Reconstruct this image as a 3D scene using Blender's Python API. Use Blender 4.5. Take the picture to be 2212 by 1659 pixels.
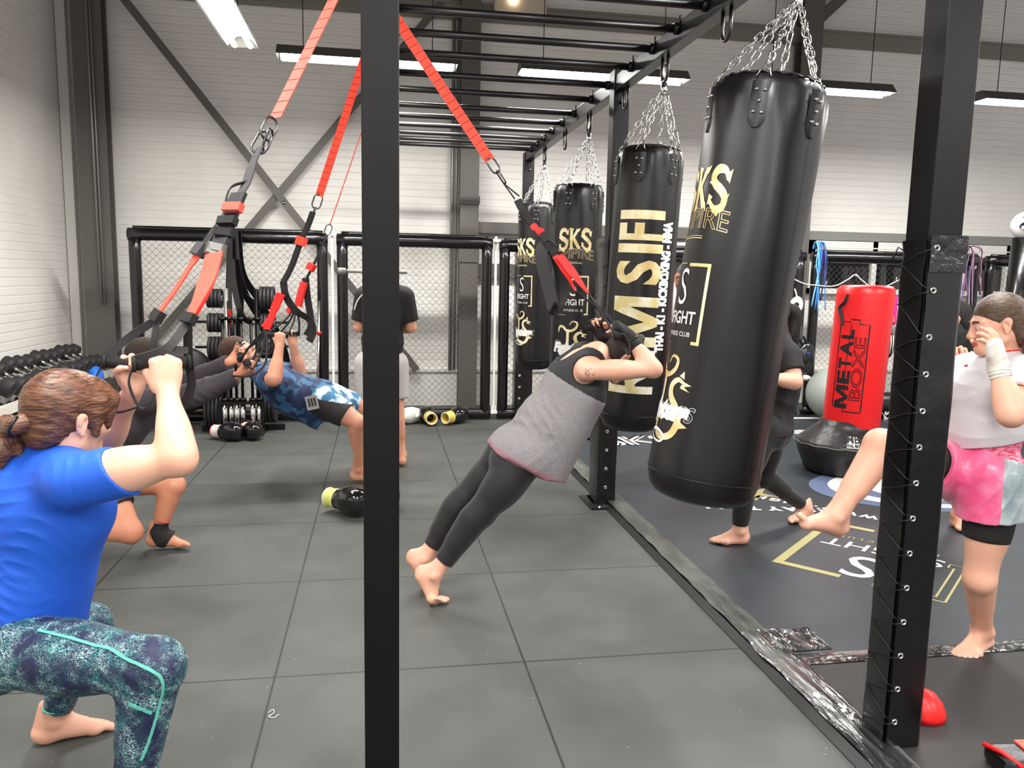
import bpy, bmesh, math, random
import numpy as np
from mathutils import Vector, Matrix, noise
random.seed(7)
PI = math.pi
for o in list(bpy.data.objects): bpy.data.objects.remove(o)
S = bpy.context.scene
COL = S.collection

# ---------------------------------------------------------------- camera, world, exposure, lights
cd = bpy.data.cameras.new('camera'); cam = bpy.data.objects.new('camera', cd); COL.objects.link(cam)
cd.sensor_fit = 'HORIZONTAL'; cd.sensor_width = 36.0; cd.lens = 36.0*1708.2/2212.0; cd.clip_start = 0.05
YAW, PIT, ROL = 0.16780731, 0.13376202, 0.01937001
_f = Vector((math.sin(YAW)*math.cos(PIT), math.cos(YAW)*math.cos(PIT), -math.sin(PIT)))
_r = Vector((math.cos(YAW), -math.sin(YAW), 0)); _u = _r.cross(_f)
_r2 = _r*math.cos(ROL)+_u*math.sin(ROL); _u2 = _r2.cross(_f)
cam.matrix_world = Matrix(((_r2.x,_u2.x,-_f.x,0),(_r2.y,_u2.y,-_f.y,0),(_r2.z,_u2.z,-_f.z,1.58),(0,0,0,1)))
S.camera = cam
S.view_settings.view_transform = 'Standard'; S.view_settings.look = 'None'
S.view_settings.gamma = 1.0; S.view_settings.exposure = 0.0; S.view_settings.use_curve_mapping = False
W = bpy.data.worlds.new('world'); S.world = W; W.use_nodes = True
W.node_tree.nodes['Background'].inputs[0].default_value = (1.0, 0.98, 0.96, 1)
W.node_tree.nodes['Background'].inputs[1].default_value = 0.85

def area_light(name, loc, sx, sy, power, col=(1, 0.98, 0.95), rot=(0, 0, 0)):
    l = bpy.data.lights.new(name, 'AREA'); l.shape = 'RECTANGLE'; l.size = sx; l.size_y = sy
    l.energy = power; l.color = col
    o = bpy.data.objects.new(name, l); COL.objects.link(o); o.location = loc; o.rotation_euler = rot
    return o
LAMPZ = 3.37
# lamps of the hall: (x0, x1, y) rows that run along X and (x, y0, y1) rows that run along Y
ROWX = [(-0.83, 0.67, 7.15, 94), (1.22, 2.76, 7.15, 94), (3.40, 4.80, 7.15, 94), (5.75, 7.25, 7.15, 94)]
ROWY = [(-1.07, 5.35, 6.93, 92), (-1.10, 1.4, 2.95, 96), (0.85, 0.6, 2.15, 96), (2.9, 2.9, 4.4, 96), (5.3, 2.2, 3.7, 96), (-1.1, -2.2, -0.7, 96), (1.8, -2.4, -0.9, 96), (4.6, -2.0, -0.5, 96)]
for x0, x1, y, pw in ROWX: area_light('tube_light', ((x0+x1)/2, y, LAMPZ-0.03), x1-x0, 0.16, pw)
for x, y0, y1, pw in ROWY: area_light('tube_light', (x, (y0+y1)/2, LAMPZ-0.03), 0.2, y1-y0, pw)

# ---------------------------------------------------------------- helpers
def lin(c):
    if isinstance(c, str): c = tuple(int(c[i:i+2], 16) for i in (0, 2, 4))
    return tuple(((v/255)/12.92 if v/255 <= 0.04045 else ((v/255+0.055)/1.055)**2.4) for v in c[:3])+(1.0,)
MATS = {}
def mat(name, c, rough=0.6, metal=0.0, bump=None, c2=None, cscale=8, cdet=3, coat=0, sheen=0, sss=0, spec=0.5, emis=None, camt=(0.4, 0.6), stretch=None):
    """principled material; c2 mixes in a noise of a second colour; bump=(scale, strength, distance)"""
    m = bpy.data.materials.new(name); m.use_nodes = True; MATS[name] = m
    nt = m.node_tree; b = nt.nodes['Principled BSDF']; b.name = 'P'
    b.inputs['Base Color'].default_value = lin(c); b.inputs['Roughness'].default_value = rough
    b.inputs['Metallic'].default_value = metal; b.inputs['Coat Weight'].default_value = coat
    b.inputs['Sheen Weight'].default_value = sheen; b.inputs['Specular IOR Level'].default_value = spec
    if sss:
        b.inputs['Subsurface Weight'].default_value = sss; b.inputs['Subsurface Radius'].default_value = (1, .35, .2); b.inputs['Subsurface Scale'].default_value = 0.012
    if emis: b.inputs['Emission Color'].default_value = lin(emis[0]); b.inputs['Emission Strength'].default_value = emis[1]
    tc = nt.nodes.new('ShaderNodeTexCoord'); src = tc.outputs['Object']
    if stretch:
        mp = nt.nodes.new('ShaderNodeMapping'); mp.inputs['Scale'].default_value = stretch; nt.links.new(src, mp.inputs[0]); src = mp.outputs[0]
    if c2:
        n = nt.nodes.new('ShaderNodeTexNoise'); n.inputs['Scale'].default_value = cscale; n.inputs['Detail'].default_value = cdet
        nt.links.new(src, n.inputs['Vector'])
        r = nt.nodes.new('ShaderNodeValToRGB'); r.color_ramp.elements[0].position = camt[0]; r.color_ramp.elements[1].position = camt[1]
        r.color_ramp.elements[0].color = lin(c); r.color_ramp.elements[1].color = lin(c2)
        nt.links.new(n.outputs['Fac'], r.inputs[0]); nt.links.new(r.outputs[0], b.inputs['Base Color'])
    if bump:
        n = nt.nodes.new('ShaderNodeTexNoise'); n.inputs['Scale'].default_value = bump[0]; n.inputs['Detail'].default_value = 4
        nt.links.new(src, n.inputs['Vector'])
        bp = nt.nodes.new('ShaderNodeBump'); bp.inputs['Strength'].default_value = bump[1]; bp.inputs['Distance'].default_value = bump[2]
        nt.links.new(n.outputs['Fac'], bp.inputs['Height']); nt.links.new(bp.outputs[0], b.inputs['Normal'])
    return m
def N(m, t): return m.node_tree.nodes.new(t)
def LK(m, a, b): m.node_tree.links.new(a, b)
def mth(m, op, a, b=None, c=None):
    n = N(m, 'ShaderNodeMath'); n.operation = op
    for i, v in enumerate((a, b, c)):
        if v is None: continue
        if isinstance(v, (int, float)): n.inputs[i].default_value = v
        else: LK(m, v, n.inputs[i])
    return n.outputs[0]

class MB:
    """collects geometry; build() links it as one mesh object"""
    def __init__(s): s.v = []; s.f = []; s.mi = []; s.m = 0; s.sm = []
    def add(s, vs, fs, smooth=False):
        o = len(s.v); s.v += [tuple(v) for v in vs]
        for f in fs: s.f.append(tuple(i+o for i in f)); s.mi.append(s.m); s.sm.append(smooth)
        return s
    def box(s, c, d, rz=0, M=None):
        vs = []
        for x in (-.5, .5):
            for y in (-.5, .5):
                for z in (-.5, .5):
                    p = Vector((x*d[0], y*d[1], z*d[2]))
                    if rz: p = Matrix.Rotation(rz, 3, 'Z') @ p
                    if M is not None: p = M @ p
                    vs.append(p+Vector(c))
        return s.add(vs, [(0,1,3,2),(4,6,7,5),(0,4,5,1),(2,3,7,6),(0,2,6,4),(1,5,7,3)])
    def bbox(s, a, b): return s.box([(a[i]+b[i])/2 for i in range(3)], [abs(b[i]-a[i]) for i in range(3)])
    def beam(s, a, b, w, h, up=(0, 0, 1)):
        a = Vector(a); b = Vector(b); d = (b-a).normalized(); up = Vector(up)
        if abs(d.dot(up)) > .99: up = Vector((0, 1, 0))
        x = d.cross(up).normalized(); y = x.cross(d)
        vs = [p+x*i*w/2+y*j*h/2 for p in (a, b) for i, j in ((-1,-1),(1,-1),(1,1),(-1,1))]
        return s.add(vs, [(0,1,2,3),(7,6,5,4),(0,4,5,1),(1,5,6,2),(2,6,7,3),(3,7,4,0)])
    def tube(s, pts, r, n=8, closed=False, cap=True, flat=1.0, up=None):
        """tube through pts; r number or list"""
        P = [Vector(p) for p in pts]; k = len(P); R = r if isinstance(r, (list, tuple)) else [r]*k
        ref = Vector(up) if up else None; vs = []; prev = None
        for i in range(k):
            if closed: t = P[(i+1) % k]-P[i-1]
            else: t = P[min(i+1, k-1)]-P[max(i-1, 0)]
            t.normalize()
            if ref is not None: x = t.cross(ref)
            elif prev is None: x = t.cross(Vector((0, 0, 1)) if abs(t.z) < .9 else Vector((1, 0, 0)))
            else: x = prev-t*prev.dot(t)
            if x.length < 1e-6: x = t.orthogonal()
            x.normalize(); prev = x; y = t.cross(x)
            for j in range(n):
                a = 2*PI*j/n; vs.append(P[i]+x*math.cos(a)*R[i]+y*math.sin(a)*R[i]*flat)
        fs = []
        for i in range(k if closed else k-1):
            for j in range(n):
                a = i*n+j; b = i*n+(j+1) % n; c = ((i+1) % k)*n; fs.append((a, b, c+(j+1) % n, c+j))
        if cap and not closed: fs.append(tuple(range(n-1, -1, -1))); fs.append(tuple((k-1)*n+j for j in range(n)))
        return s.add(vs, fs, True)
    def cyl(s, a, b, r, n=16, r2=None, cap=True): return s.tube([a, b], [r, r if r2 is None else r2], n, cap=cap)
    def lathe(s, prof, c=(0, 0, 0), axis=(0, 0, 1), n=32, sx=1, sy=1):
        """prof: list of (radius, height along axis)"""
        ax = Vector(axis).normalized(); x = ax.orthogonal().normalized() if abs(ax.z) < .99 else Vector((1, 0, 0)); y = ax.cross(x)
        vs = [Vector(c)+ax*h+x*math.cos(2*PI*j/n)*r*sx+y*math.sin(2*PI*j/n)*r*sy for r, h in prof for j in range(n)]
        fs = [(i*n+j, i*n+(j+1) % n, (i+1)*n+(j+1) % n, (i+1)*n+j) for i in range(len(prof)-1) for j in range(n)]
        if prof[0][0] > 1e-5: fs.append(tuple(range(n-1, -1, -1)))
        if prof[-1][0] > 1e-5: fs.append(tuple((len(prof)-1)*n+j for j in range(n)))
        return s.add(vs, fs, True)
    def ell(s, c, r, M=None, n=16):
        vs = []; fs = []
        for i in range(n//2+1):
            for j in range(n):
                a = PI*i/(n//2); b = 2*PI*j/n
                p = Vector((math.sin(a)*math.cos(b)*r[0], math.sin(a)*math.sin(b)*r[1], math.cos(a)*r[2]))
                if M is not None: p = M @ p
                vs.append(p+Vector(c))
        for i in range(n//2):
            for j in range(n): fs.append((i*n+j, (i+1)*n+j, (i+1)*n+(j+1) % n, i*n+(j+1) % n))
        return s.add(vs, fs, True)
    def ribbon(s, pts, w, th=0.002, side=(0, 1, 0)):
        """flat webbing of width w along pts; side = direction(s) of its width"""
        P = [Vector(p) for p in pts]; k = len(P); vs = []
        sd = [Vector(q) for q in side] if isinstance(side[0], (list, tuple, Vector)) else [Vector(side)]*k
        ws = w if isinstance(w, (list, tuple)) else [w]*k
        for i in range(k):
            t = (P[min(i+1, k-1)]-P[max(i-1, 0)]).normalized(); x = sd[i]-t*sd[i].dot(t)
            x = x.normalized() if x.length > 1e-6 else t.orthogonal().normalized(); n = t.cross(x)
            for a, b in ((-1,-1),(1,-1),(1,1),(-1,1)): vs.append(P[i]+x*a*ws[i]/2+n*b*th/2)
        fs = [(0,1,2,3)]+[tuple((k-1)*4+j for j in (3,2,1,0))]
        for i in range(k-1):
            for j in range(4): fs.append((i*4+j, (i+1)*4+j, (i+1)*4+(j+1) % 4, i*4+(j+1) % 4))
        return s.add(vs, fs)
    def link(s, c, d, n, L, w, r, k=10):
        """oval chain link: centre c, long axis d, flat normal n"""
        c = Vector(c); d = Vector(d).normalized(); n = Vector(n); n = (n-d*n.dot(d)).normalized(); x = d.cross(n)
        R = w/2; h = max(L/2-R, 0); pts = []
        for i in range(k//2+1): a = PI*i/(k//2); pts.append(c+d*(h+math.sin(a)*R)+x*math.cos(a)*R)
        for i in range(k//2+1): a = PI*i/(k//2); pts.append(c-d*(h+math.sin(a)*R)-x*math.cos(a)*R)
        return s.tube(pts, r, 6, closed=True)
    def chain(s, a, b, L=0.05, w=0.026, r=0.0032, n0=(1, 0, 0), sag=0):
        a = Vector(a); b = Vector(b); D = (b-a).length; k = max(2, round(D/(L-2*r*1.1))); d = (b-a).normalized()
        x = Vector(n0)-d*Vector(n0).dot(d); x = x.normalized() if x.length > .01 else d.orthogonal().normalized(); y = d.cross(x)
        for i in range(k):
            t = (i+.5)/k; ang = (i % 2)*PI/2+0.5+random.uniform(-.3, .3)
            s.link(a+(b-a)*t+Vector((0, 0, -sag*4*t*(1-t))), d+Vector((random.uniform(-.05, .05), random.uniform(-.05, .05), 0)), x*math.cos(ang)+y*math.sin(ang), L, w, r)
        return s
    def xf(s, M):
        s.v = [tuple(M @ Vector(v)) for v in s.v]; return s
    def build(s, name, mats, parent=None, bevel=0, smooth=None, autosmooth=True):
        me = bpy.data.meshes.new(name); off = wloc(parent)
        me.from_pydata([(v[0]-off.x, v[1]-off.y, v[2]-off.z) for v in s.v], [], s.f)
        if not isinstance(mats, (list, tuple)): mats = [mats]
        for m in mats: me.materials.append(m)
        if len(mats) > 1: me.polygons.foreach_set('material_index', s.mi)
        me.polygons.foreach_set('use_smooth', [bool(x) if smooth is None else smooth for x in s.sm])
        me.update()
        return link(name, me, parent, bevel)
def link(name, me, parent=None, bevel=0):
    o = bpy.data.objects.new(name, me); COL.objects.link(o)
    if parent is not None: o.parent = parent
    if bevel:
        b = o.modifiers.new('bevel', 'BEVEL'); b.width = bevel; b.segments = 2; b.limit_method = 'ANGLE'; b.angle_limit = 0.6
    return o
def wloc(o):
    v = Vector((0, 0, 0))
    while o is not None: v = v+Vector(o.location); o = o.parent
    return v
def thing(name, label, cat, loc=(0, 0, 0), group=None):
    o = bpy.data.objects.new(name, None); COL.objects.link(o); o.location = loc; o.empty_display_size = 0.1
    return tag(o, label, cat, group)
def tag(o, label, cat, group=None, kind=None):
    o['label'] = label; o['category'] = cat
    if group: o['group'] = group
    if kind: o['kind'] = kind
    return o
def struct(name, mb, m, label=None, bevel=0):
    o = mb.build(name, m, None, bevel); o['kind'] = 'structure'
    if label: o['label'] = label
    return o
def dup(root, loc=None, rot=None, label=None, group=None):
    r = root.copy(); COL.objects.link(r)
    if loc is not None: r.location = loc
    if rot is not None: r.rotation_euler = rot
    if label: r['label'] = label
    if group: r['group'] = group
    for ch in list(root.children):
        c = ch.copy(); COL.objects.link(c); c.parent = r
        for g in list(ch.children):
            d = g.copy(); COL.objects.link(d); d.parent = c
    return r
def spline(pts, n=8):
    """Catmull-Rom through pts"""
    P = [Vector(p) for p in pts]; P = [2*P[0]-P[1]]+P+[2*P[-1]-P[-2]]; out = []
    for i in range(1, len(P)-2):
        for j in range(n):
            t = j/n; a, b, c, d = P[i-1:i+3]
            out.append(0.5*((2*b)+(c-a)*t+(2*a-5*b+4*c-d)*t*t+(3*b-a-3*c+d)*t**3))
    out.append(P[-2]); return out

def text_mesh(txt, size=1.0, bold=0.0, sx=1.0, outline=0.0, align='CENTER', cell=None, shear=0):
    """flat text as (verts2d, faces), width scaled by sx; outline>0 gives a contour line of that half width"""
    cu = bpy.data.curves.new('t', 'FONT'); cu.body = txt; cu.size = size; cu.align_x = align; cu.align_y = 'CENTER'; cu.offset = bold; cu.resolution_u = 3; cu.shear = shear
    if outline: cu.fill_mode = 'NONE'; cu.bevel_depth = outline; cu.bevel_resolution = 0
    o = bpy.data.objects.new('t', cu); COL.objects.link(o)
    me = bpy.data.meshes.new_from_object(o.evaluated_get(bpy.context.evaluated_depsgraph_get()))
    bm = bmesh.new(); bm.from_mesh(me); bmesh.ops.triangulate(bm, faces=bm.faces)
    for v in bm.verts: v.co.x *= sx
    if cell and bm.verts:
        for ax in (0, 1):
            lo = min(v.co[ax] for v in bm.verts); hi = max(v.co[ax] for v in bm.verts); k = int((hi-lo)/cell)
            for i in range(1, k+1):
                co = Vector((0, 0, 0)); co[ax] = lo+i*cell; no = Vector((0, 0, 0)); no[ax] = 1
                bmesh.ops.bisect_plane(bm, geom=bm.verts[:]+bm.edges[:]+bm.faces[:], plane_co=co, plane_no=no)
    bm.verts.ensure_lookup_table(); vs = [(v.co.x, v.co.y, v.co.z) for v in bm.verts]; fs = [tuple(v.index for v in f.verts) for f in bm.faces]
    bm.free(); bpy.data.objects.remove(o); bpy.data.curves.remove(cu); bpy.data.meshes.remove(me)
    return vs, fs
def poly_mesh(polys, cell=None):
    """list of 2d outlines -> (verts, faces), cut into cells"""
    bm = bmesh.new()
    for p in polys: bm.faces.new([bm.verts.new((x, y, 0)) for x, y in p])
    bmesh.ops.triangulate(bm, faces=bm.faces)
    if cell:
        for ax in (0, 1):
            lo = min(v.co[ax] for v in bm.verts); hi = max(v.co[ax] for v in bm.verts)
            for i in range(1, int((hi-lo)/cell)+1):
                co = Vector((0, 0, 0)); co[ax] = lo+i*cell; no = Vector((0, 0, 0)); no[ax] = 1
                bmesh.ops.bisect_plane(bm, geom=bm.verts[:]+bm.edges[:]+bm.faces[:], plane_co=co, plane_no=no)
    bm.verts.ensure_lookup_table(); vs = [(v.co.x, v.co.y, 0) for v in bm.verts]; fs = [tuple(v.index for v in f.verts) for f in bm.faces]; bm.free()
    return vs, fs
def stroke(pts, w):
    """2d brush stroke polygon strip quads"""
    P = [Vector((p[0], p[1], 0)) for p in pts]; ws = w if isinstance(w, (list, tuple)) else [w]*len(P)
    if len(ws) != len(P): ws = [ws[min(int(i*(len(ws)-1)/(len(P)-1)), len(ws)-2)]*(1-(i*(len(ws)-1)/(len(P)-1)) % 1)+ws[min(int(i*(len(ws)-1)/(len(P)-1))+1, len(ws)-1)]*((i*(len(ws)-1)/(len(P)-1)) % 1) for i in range(len(P))]
    L = []; R = []
    for i in range(len(P)):
        t = (P[min(i+1, len(P)-1)]-P[max(i-1, 0)]).normalized(); n = Vector((-t.y, t.x, 0)); L.append(P[i]+n*ws[i]/2); R.append(P[i]-n*ws[i]/2)
    return [[(L[i].x, L[i].y), (L[i+1].x, L[i+1].y), (R[i+1].x, R[i+1].y), (R[i].x, R[i].y)] for i in range(len(P)-1)]

# ---------------------------------------------------------------- materials
M_floor = mat('rubber_floor', (80, 82, 78), 0.62, bump=(180, .25, .002), c2=(73, 75, 72), cscale=3)
def floor_tiles(m):
    tc = N(m, 'ShaderNodeTexCoord'); sp = N(m, 'ShaderNodeSeparateXYZ'); LK(m, tc.outputs['Object'], sp.inputs[0])
    def ln(o, off):
        a = mth(m, 'SUBTRACT', o, off); a = mth(m, 'FRACT', mth(m, 'ADD', a, 20.5)); return mth(m, 'ABSOLUTE', mth(m, 'SUBTRACT', a, 0.5))
    d = mth(m, 'MINIMUM', ln(sp.outputs[0], 0.59), ln(sp.outputs[1], 0.045)); k = mth(m, 'LESS_THAN', d, 0.0045)
    b = m.node_tree.nodes['P']; old = b.inputs['Base Color'].links[0].from_socket
    # fine speckles in the rubber
    vz = N(m, 'ShaderNodeTexVoronoi'); vz.inputs['Scale'].default_value = 14; LK(m, tc.outputs['Object'], vz.inputs['Vector'])
    sk = mth(m, 'LESS_THAN', vz.outputs['Distance'], 0.035)
    mx0 = N(m, 'ShaderNodeMixRGB'); LK(m, sk, mx0.inputs[0]); LK(m, old, mx0.inputs[1]); mx0.inputs[2].default_value = lin((165, 165, 158))
    mx = N(m, 'ShaderNodeMixRGB'); LK(m, k, mx.inputs[0]); LK(m, mx0.outputs[0], mx.inputs[1]); mx.inputs[2].default_value = lin((38, 38, 36)); LK(m, mx.outputs[0], b.inputs['Base Color'])
floor_tiles(M_floor)
M_mat = mat('tatami_mat', (36, 43, 50), 0.5, bump=(90, .2, .002), c2=(31, 37, 43), cscale=2.5)
M_mat2 = mat('black_mat', (37, 36, 36), 0.6, bump=(150, .2, .002))
M_wall = mat('corrugated_cladding', (244, 241, 235), 0.45, c2=(239, 235, 228), cscale=1.5)
def ribs(m, pitch):
    tc = N(m, 'ShaderNodeTexCoord'); sp = N(m, 'ShaderNodeSeparateXYZ'); LK(m, tc.outputs['Object'], sp.inputs[0])
    a = mth(m, 'FRACT', mth(m, 'DIVIDE', sp.outputs[2], pitch)); d = mth(m, 'ABSOLUTE', mth(m, 'SUBTRACT', a, 0.5))
    g = mth(m, 'SUBTRACT', 1.0, mth(m, 'SMOOTH_MIN', mth(m, 'MULTIPLY', d, 9.0), 1.0, 0.3))
    a2 = mth(m, 'FRACT', mth(m, 'DIVIDE', sp.outputs[2], pitch*4)); g2 = mth(m, 'LESS_THAN', a2, 0.05)
    h = mth(m, 'MULTIPLY', mth(m, 'ADD', g, g2), -1.0)
    bp = N(m, 'ShaderNodeBump'); bp.inputs['Strength'].default_value = 0.45; bp.inputs['Distance'].default_value = 0.009
    LK(m, h, bp.inputs['Height']); LK(m, bp.outputs[0], m.node_tree.nodes['P'].inputs['Normal'])
ribs(M_wall, 0.085)
M_plinth = mat('white_plinth', (225, 222, 215), 0.5)
M_ceil = mat('ceiling_sheet', (70, 62, 60), 0.7)
M_steel = mat('anthracite_steel', (98, 94, 88), 0.45, bump=(40, .05, .002))
M_lsteel = mat('galvanised_steel', (150, 148, 142), 0.4, metal=.4)
M_black = mat('black_powder_coat', (7, 5, 6), 0.42, bump=(220, .12, .001), spec=.32)
M_rigs = mat('satin_black_steel', (18, 17, 18), 0.36, spec=.7)
M_vinyl = mat('black_vinyl', (14, 12, 13), 0.27, bump=(14, .35, .006), coat=.2)
M_vinylp = mat('crinkled_vinyl', (20, 19, 20), 0.15, bump=(16, .9, .02), coat=.6)
M_bag = mat('bag_leather', (14, 12, 13), 0.36, bump=(60, .15, .002), c2=(17, 15, 15), cscale=6)
M_strap = mat('bag_strap', (17, 15, 16), 0.4, bump=(200, .2, .001))
M_chrome = mat('chrome', (225, 225, 220), 0.18, metal=1.0)
M_gold = mat('gold_print', (214, 190, 128), 0.35, metal=.25, c2=(240, 228, 186), cscale=9)
M_wprint = mat('white_print', (232, 230, 226), 0.5)
M_goldp = mat('mat_gold_print', (158, 150, 96), 0.6)
M_tape = mat('foil_tape', (34, 36, 36), 0.16, bump=(22, 1.0, .02), c2=(120, 124, 122), cscale=16, cdet=6, coat=.4, stretch=(1, .10, 1), camt=(.50, .75))
M_tube = mat('lit_tube', (255, 255, 255), 0.5, emis=((255, 253, 248), 12))
M_lampb = mat('lamp_housing', (92, 90, 84), 0.5)
M_lampr = mat('lamp_reflector', (240, 240, 236), 0.3)
M_wire = mat('chain_link_wire', (88, 86, 82), 0.4, metal=.5)
M_wht = mat('white_plastic', (232, 230, 224), 0.4)
M_red = mat('red_vinyl', (226, 22, 26), 0.38, bump=(10, .12, .006))
M_dark = mat('black_print', (22, 14, 16), 0.5)
M_glass = mat('dark_pane', (24, 26, 26), 0.08, coat=.5, c2=(52, 24, 26), cscale=1.3, camt=(.6, .8))  # reddish patches in the colour paint a red glow reflected in the panes

# ---------------------------------------------------------------- the setting
struct('floor', MB().box((4, 3.1, -.05), (15, 14.2, .1)), M_floor)
XL, YB, HC = -3.42, 9.70, 5.7
struct('wall_back', MB().box((4.2, YB+.1, HC/2), (15.4, .2, HC)), M_wall)
struct('wall_left', MB().box((XL-.1, 3.0, HC/2), (.2, 13.6, HC)), M_wall)
struct('ceiling', MB().box((4.2, 5.1, HC+.05), (15.4, 9.6, .1)), M_ceil)
struct('baseboard_back', MB().box((4.2, YB-.03, .21), (15.2, .06, .42)).box((4.2, YB-.045, .435), (15.2, .09, .03)), M_plinth)
struct('trim_1', MB().box((XL+.06, YB-.06, HC/2), (.1, .1, HC)), M_plinth)
# upper rail along the back wall
g = MB().box((4.2, YB-.09, 4.62), (15.0, .14, .16)).box((4.2, YB-.17, 4.69), (15.0, .012, .03))
struct('trim_2', g, mat('rail_grey', (128, 124, 112), .5))
# steel columns
def column(x, w, lab, d=.2):
    m = MB().bbox((x, YB-.08-d, 0), (x+w, YB-.08-d+.02, HC-.02)).bbox((x, YB-.1, 0), (x+w, YB-.08, HC-.02)).bbox((x+w/2-.012, YB-.08-d+.02, 0), (x+w/2+.012, YB-.1, HC-.02))
    c = thing('steel_column', lab, 'column', (x+w/2, YB-.2, 0)); c['kind'] = 'structure'
    m.build('column_shaft', M_steel, c); return c
c1 = column(-3.20, .30, 'dark steel column in the far left corner beside the ribbed wall')
MB().tube([(-3.02, YB-.31, 1.2), (-3.03, YB-.31, 5.4)], .012).tube([(-2.985, YB-.31, 1.2), (-2.995, YB-.31, 5.4)], .009).build('conduit', M_lsteel, c1)
c2 = column(.94, .22, 'dark steel column on the back wall behind the monkey bars')
MB().tube([(.85, YB-.1, .45), (.87, YB-.1, 5.2)], .022).tube([(.90, YB-.1, .45), (.92, YB-.1, 5.2)], .016).build('downpipe', M_lsteel, c2)
MB().bbox((.93, YB-.30, 1.75), (1.17, YB-.285, 1.95)).bbox((.93, YB-.30, 2.42), (1.17, YB-.285, 2.52)).build('column_plate', M_steel, c2)
c3 = column(5.12, .26, 'dark steel column on the back wall behind the tilted heavy bag')
MB().beam((5.25, YB-.18, 4.7), (6.2, YB-.18, 5.6), .1, .12).build('knee_brace', M_steel, c3)
b = thing('cross_brace', 'crossed flat steel braces bolted over the back wall on the left', 'brace', (-1.0, YB-.14, 2.4)); b['kind'] = 'structure'
MB().beam((-2.85, YB-.2, 4.67), (.45, YB-.2, .45), .012, .085, (0, 0, 1)).build('brace_bar', M_steel, b)
MB().beam((-2.9, YB-.16, .35), (.86, YB-.16, 4.85), .012, .085, (0, 0, 1)).build('brace_bar', M_steel, b)
MB().cyl((-1.06, YB-.2, 2.375), (-1.06, YB-.225, 2.375), .02).build('bolt', M_chrome, b)
# girts and window band on the right
struct('trim_3', MB().bbox((1.17, YB-.2, 2.10), (3.9, YB-.02, 2.23)).bbox((1.17, YB-.14, 1.58), (3.2, YB-.02, 1.74)), M_steel)
struct('trim_5', MB().bbox((3.2, YB-.1, 2.14), (12, YB-.02, 2.25)), mat('girt_grey', (132, 134, 127), .5))
def window(n, x0, x1, z0, z1, mull):
    w = MB()
    t = .07
    w.bbox((x0, YB-.12, z1-.17), (x1, YB-.03, z1)).bbox((x0+.1, YB-.125, z1-.09), (x1-.1, YB-.12, z1-.075)).bbox((x0, YB-.12, z0), (x1, YB-.03, z0+t))
    for xx in [x0, x1-t]+[a-t/2 for a in mull]: w.bbox((xx, YB-.12, z0), (xx+t, YB-.03, z1))
    o = struct('window_%d' % n, w, M_wht)
    MB().bbox((x0+.03, YB-.07, z0+.03), (x1-.03, YB-.055, z1-.03)).build('pane', M_glass, o)
window(1, 5.50, 7.35, 1.45, 2.13, [6.42])
window(2, 7.45, 9.3, 1.45, 2.13, [8.4])
window(3, 3.25, 4.95, 1.45, 2.06, [4.1])
struct('trim_4', MB().bbox((7.36, YB-.02, 1.9), (11.5, YB+.01, 2.13)), M_wht)

# bulkhead lamp on the upper rail
e = thing('emergency_light', 'small box lamp with a glowing bulb high on the back wall rail', 'lamp', (1.55, YB-.22, 4.7))
MB().box((1.62, YB-.19, 4.68), (.62, .1, .2)).build('lamp_body', mat('frosted_cover', (205, 190, 168), .3), e, bevel=.02)
MB().ell((1.53, YB-.27, 4.74), (.05, .035, .045)).build('bulb', mat('warm_bulb', (255, 240, 210), .4, emis=((255, 236, 205), 9)), e)

# ---------------------------------------------------------------- hanging tube lamps
def lamp(n, L, lab):
    t = thing('tube_lamp', lab, 'lamp', (0, 0, 0), 'tube lamps hanging from the ceiling')
    w = .13
    MB().add([(-L/2,-w,0),(L/2,-w,0),(L/2,-.05,.09),(-L/2,-.05,.09),(-L/2,w,0),(L/2,w,0),(L/2,.05,.09),(-L/2,.05,.09)],
             [(0,1,2,3),(3,2,6,7),(4,7,6,5),(0,3,7,4),(1,5,6,2)]).build('housing', M_lampb, t)
    MB().add([(-L/2+.01,-w+.01,.004),(L/2-.01,-w+.01,.004),(L/2-.01,-.045,.08),(-L/2+.01,-.045,.08),(-L/2+.01,w-.01,.004),(L/2-.01,w-.01,.004),(L/2-.01,.045,.08),(-L/2+.01,.045,.08)],
             [(3,2,1,0),(7,6,2,3),(5,6,7,4)]).build('reflector', M_lampr, t)
    for s in (-.06, .06): MB().cyl((-L/2+.03, s, .005), (L/2-.03, s, .005), .02, 10).build('tube', M_tube, t)
    for s in (-1, 1): MB().tube([(s*L*.36, 0, .09), (s*L*.36, 0, HC-LAMPZ-.02)], .004, 5).build('hanging_wire', M_black, t)
    return t
LL = ['tube lamp above the cage fence, left of the foreground post', 'tube lamp between the monkey bar rungs and the corner of the rig',
      'tube lamp on the far side, just right of the tilted heavy bag', 'tube lamp at the far right edge beyond the padded post']
for (x0, x1, y, pw), l in zip(ROWX, LL):
    t = lamp(0, x1-x0, l); t.location = ((x0+x1)/2, y, LAMPZ)
NL = ['bright tube lamp at the top left, pointing towards the camera', 'tube lamp overhead above the squatting woman', 'tube lamp above the near end of the monkey bars',
      'tube lamp above the dark training mat', 'tube lamp high over the right side of the mat', 'tube lamp behind the camera on the left', 'tube lamp behind the camera in the middle', 'tube lamp behind the camera on the right']
for (x, y0, y1, pw), l in zip(ROWY, NL):
    t = lamp(0, y1-y0, l); t.location = (x, (y0+y1)/2, LAMPZ); t.rotation_euler = (0, 0, PI/2)

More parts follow.
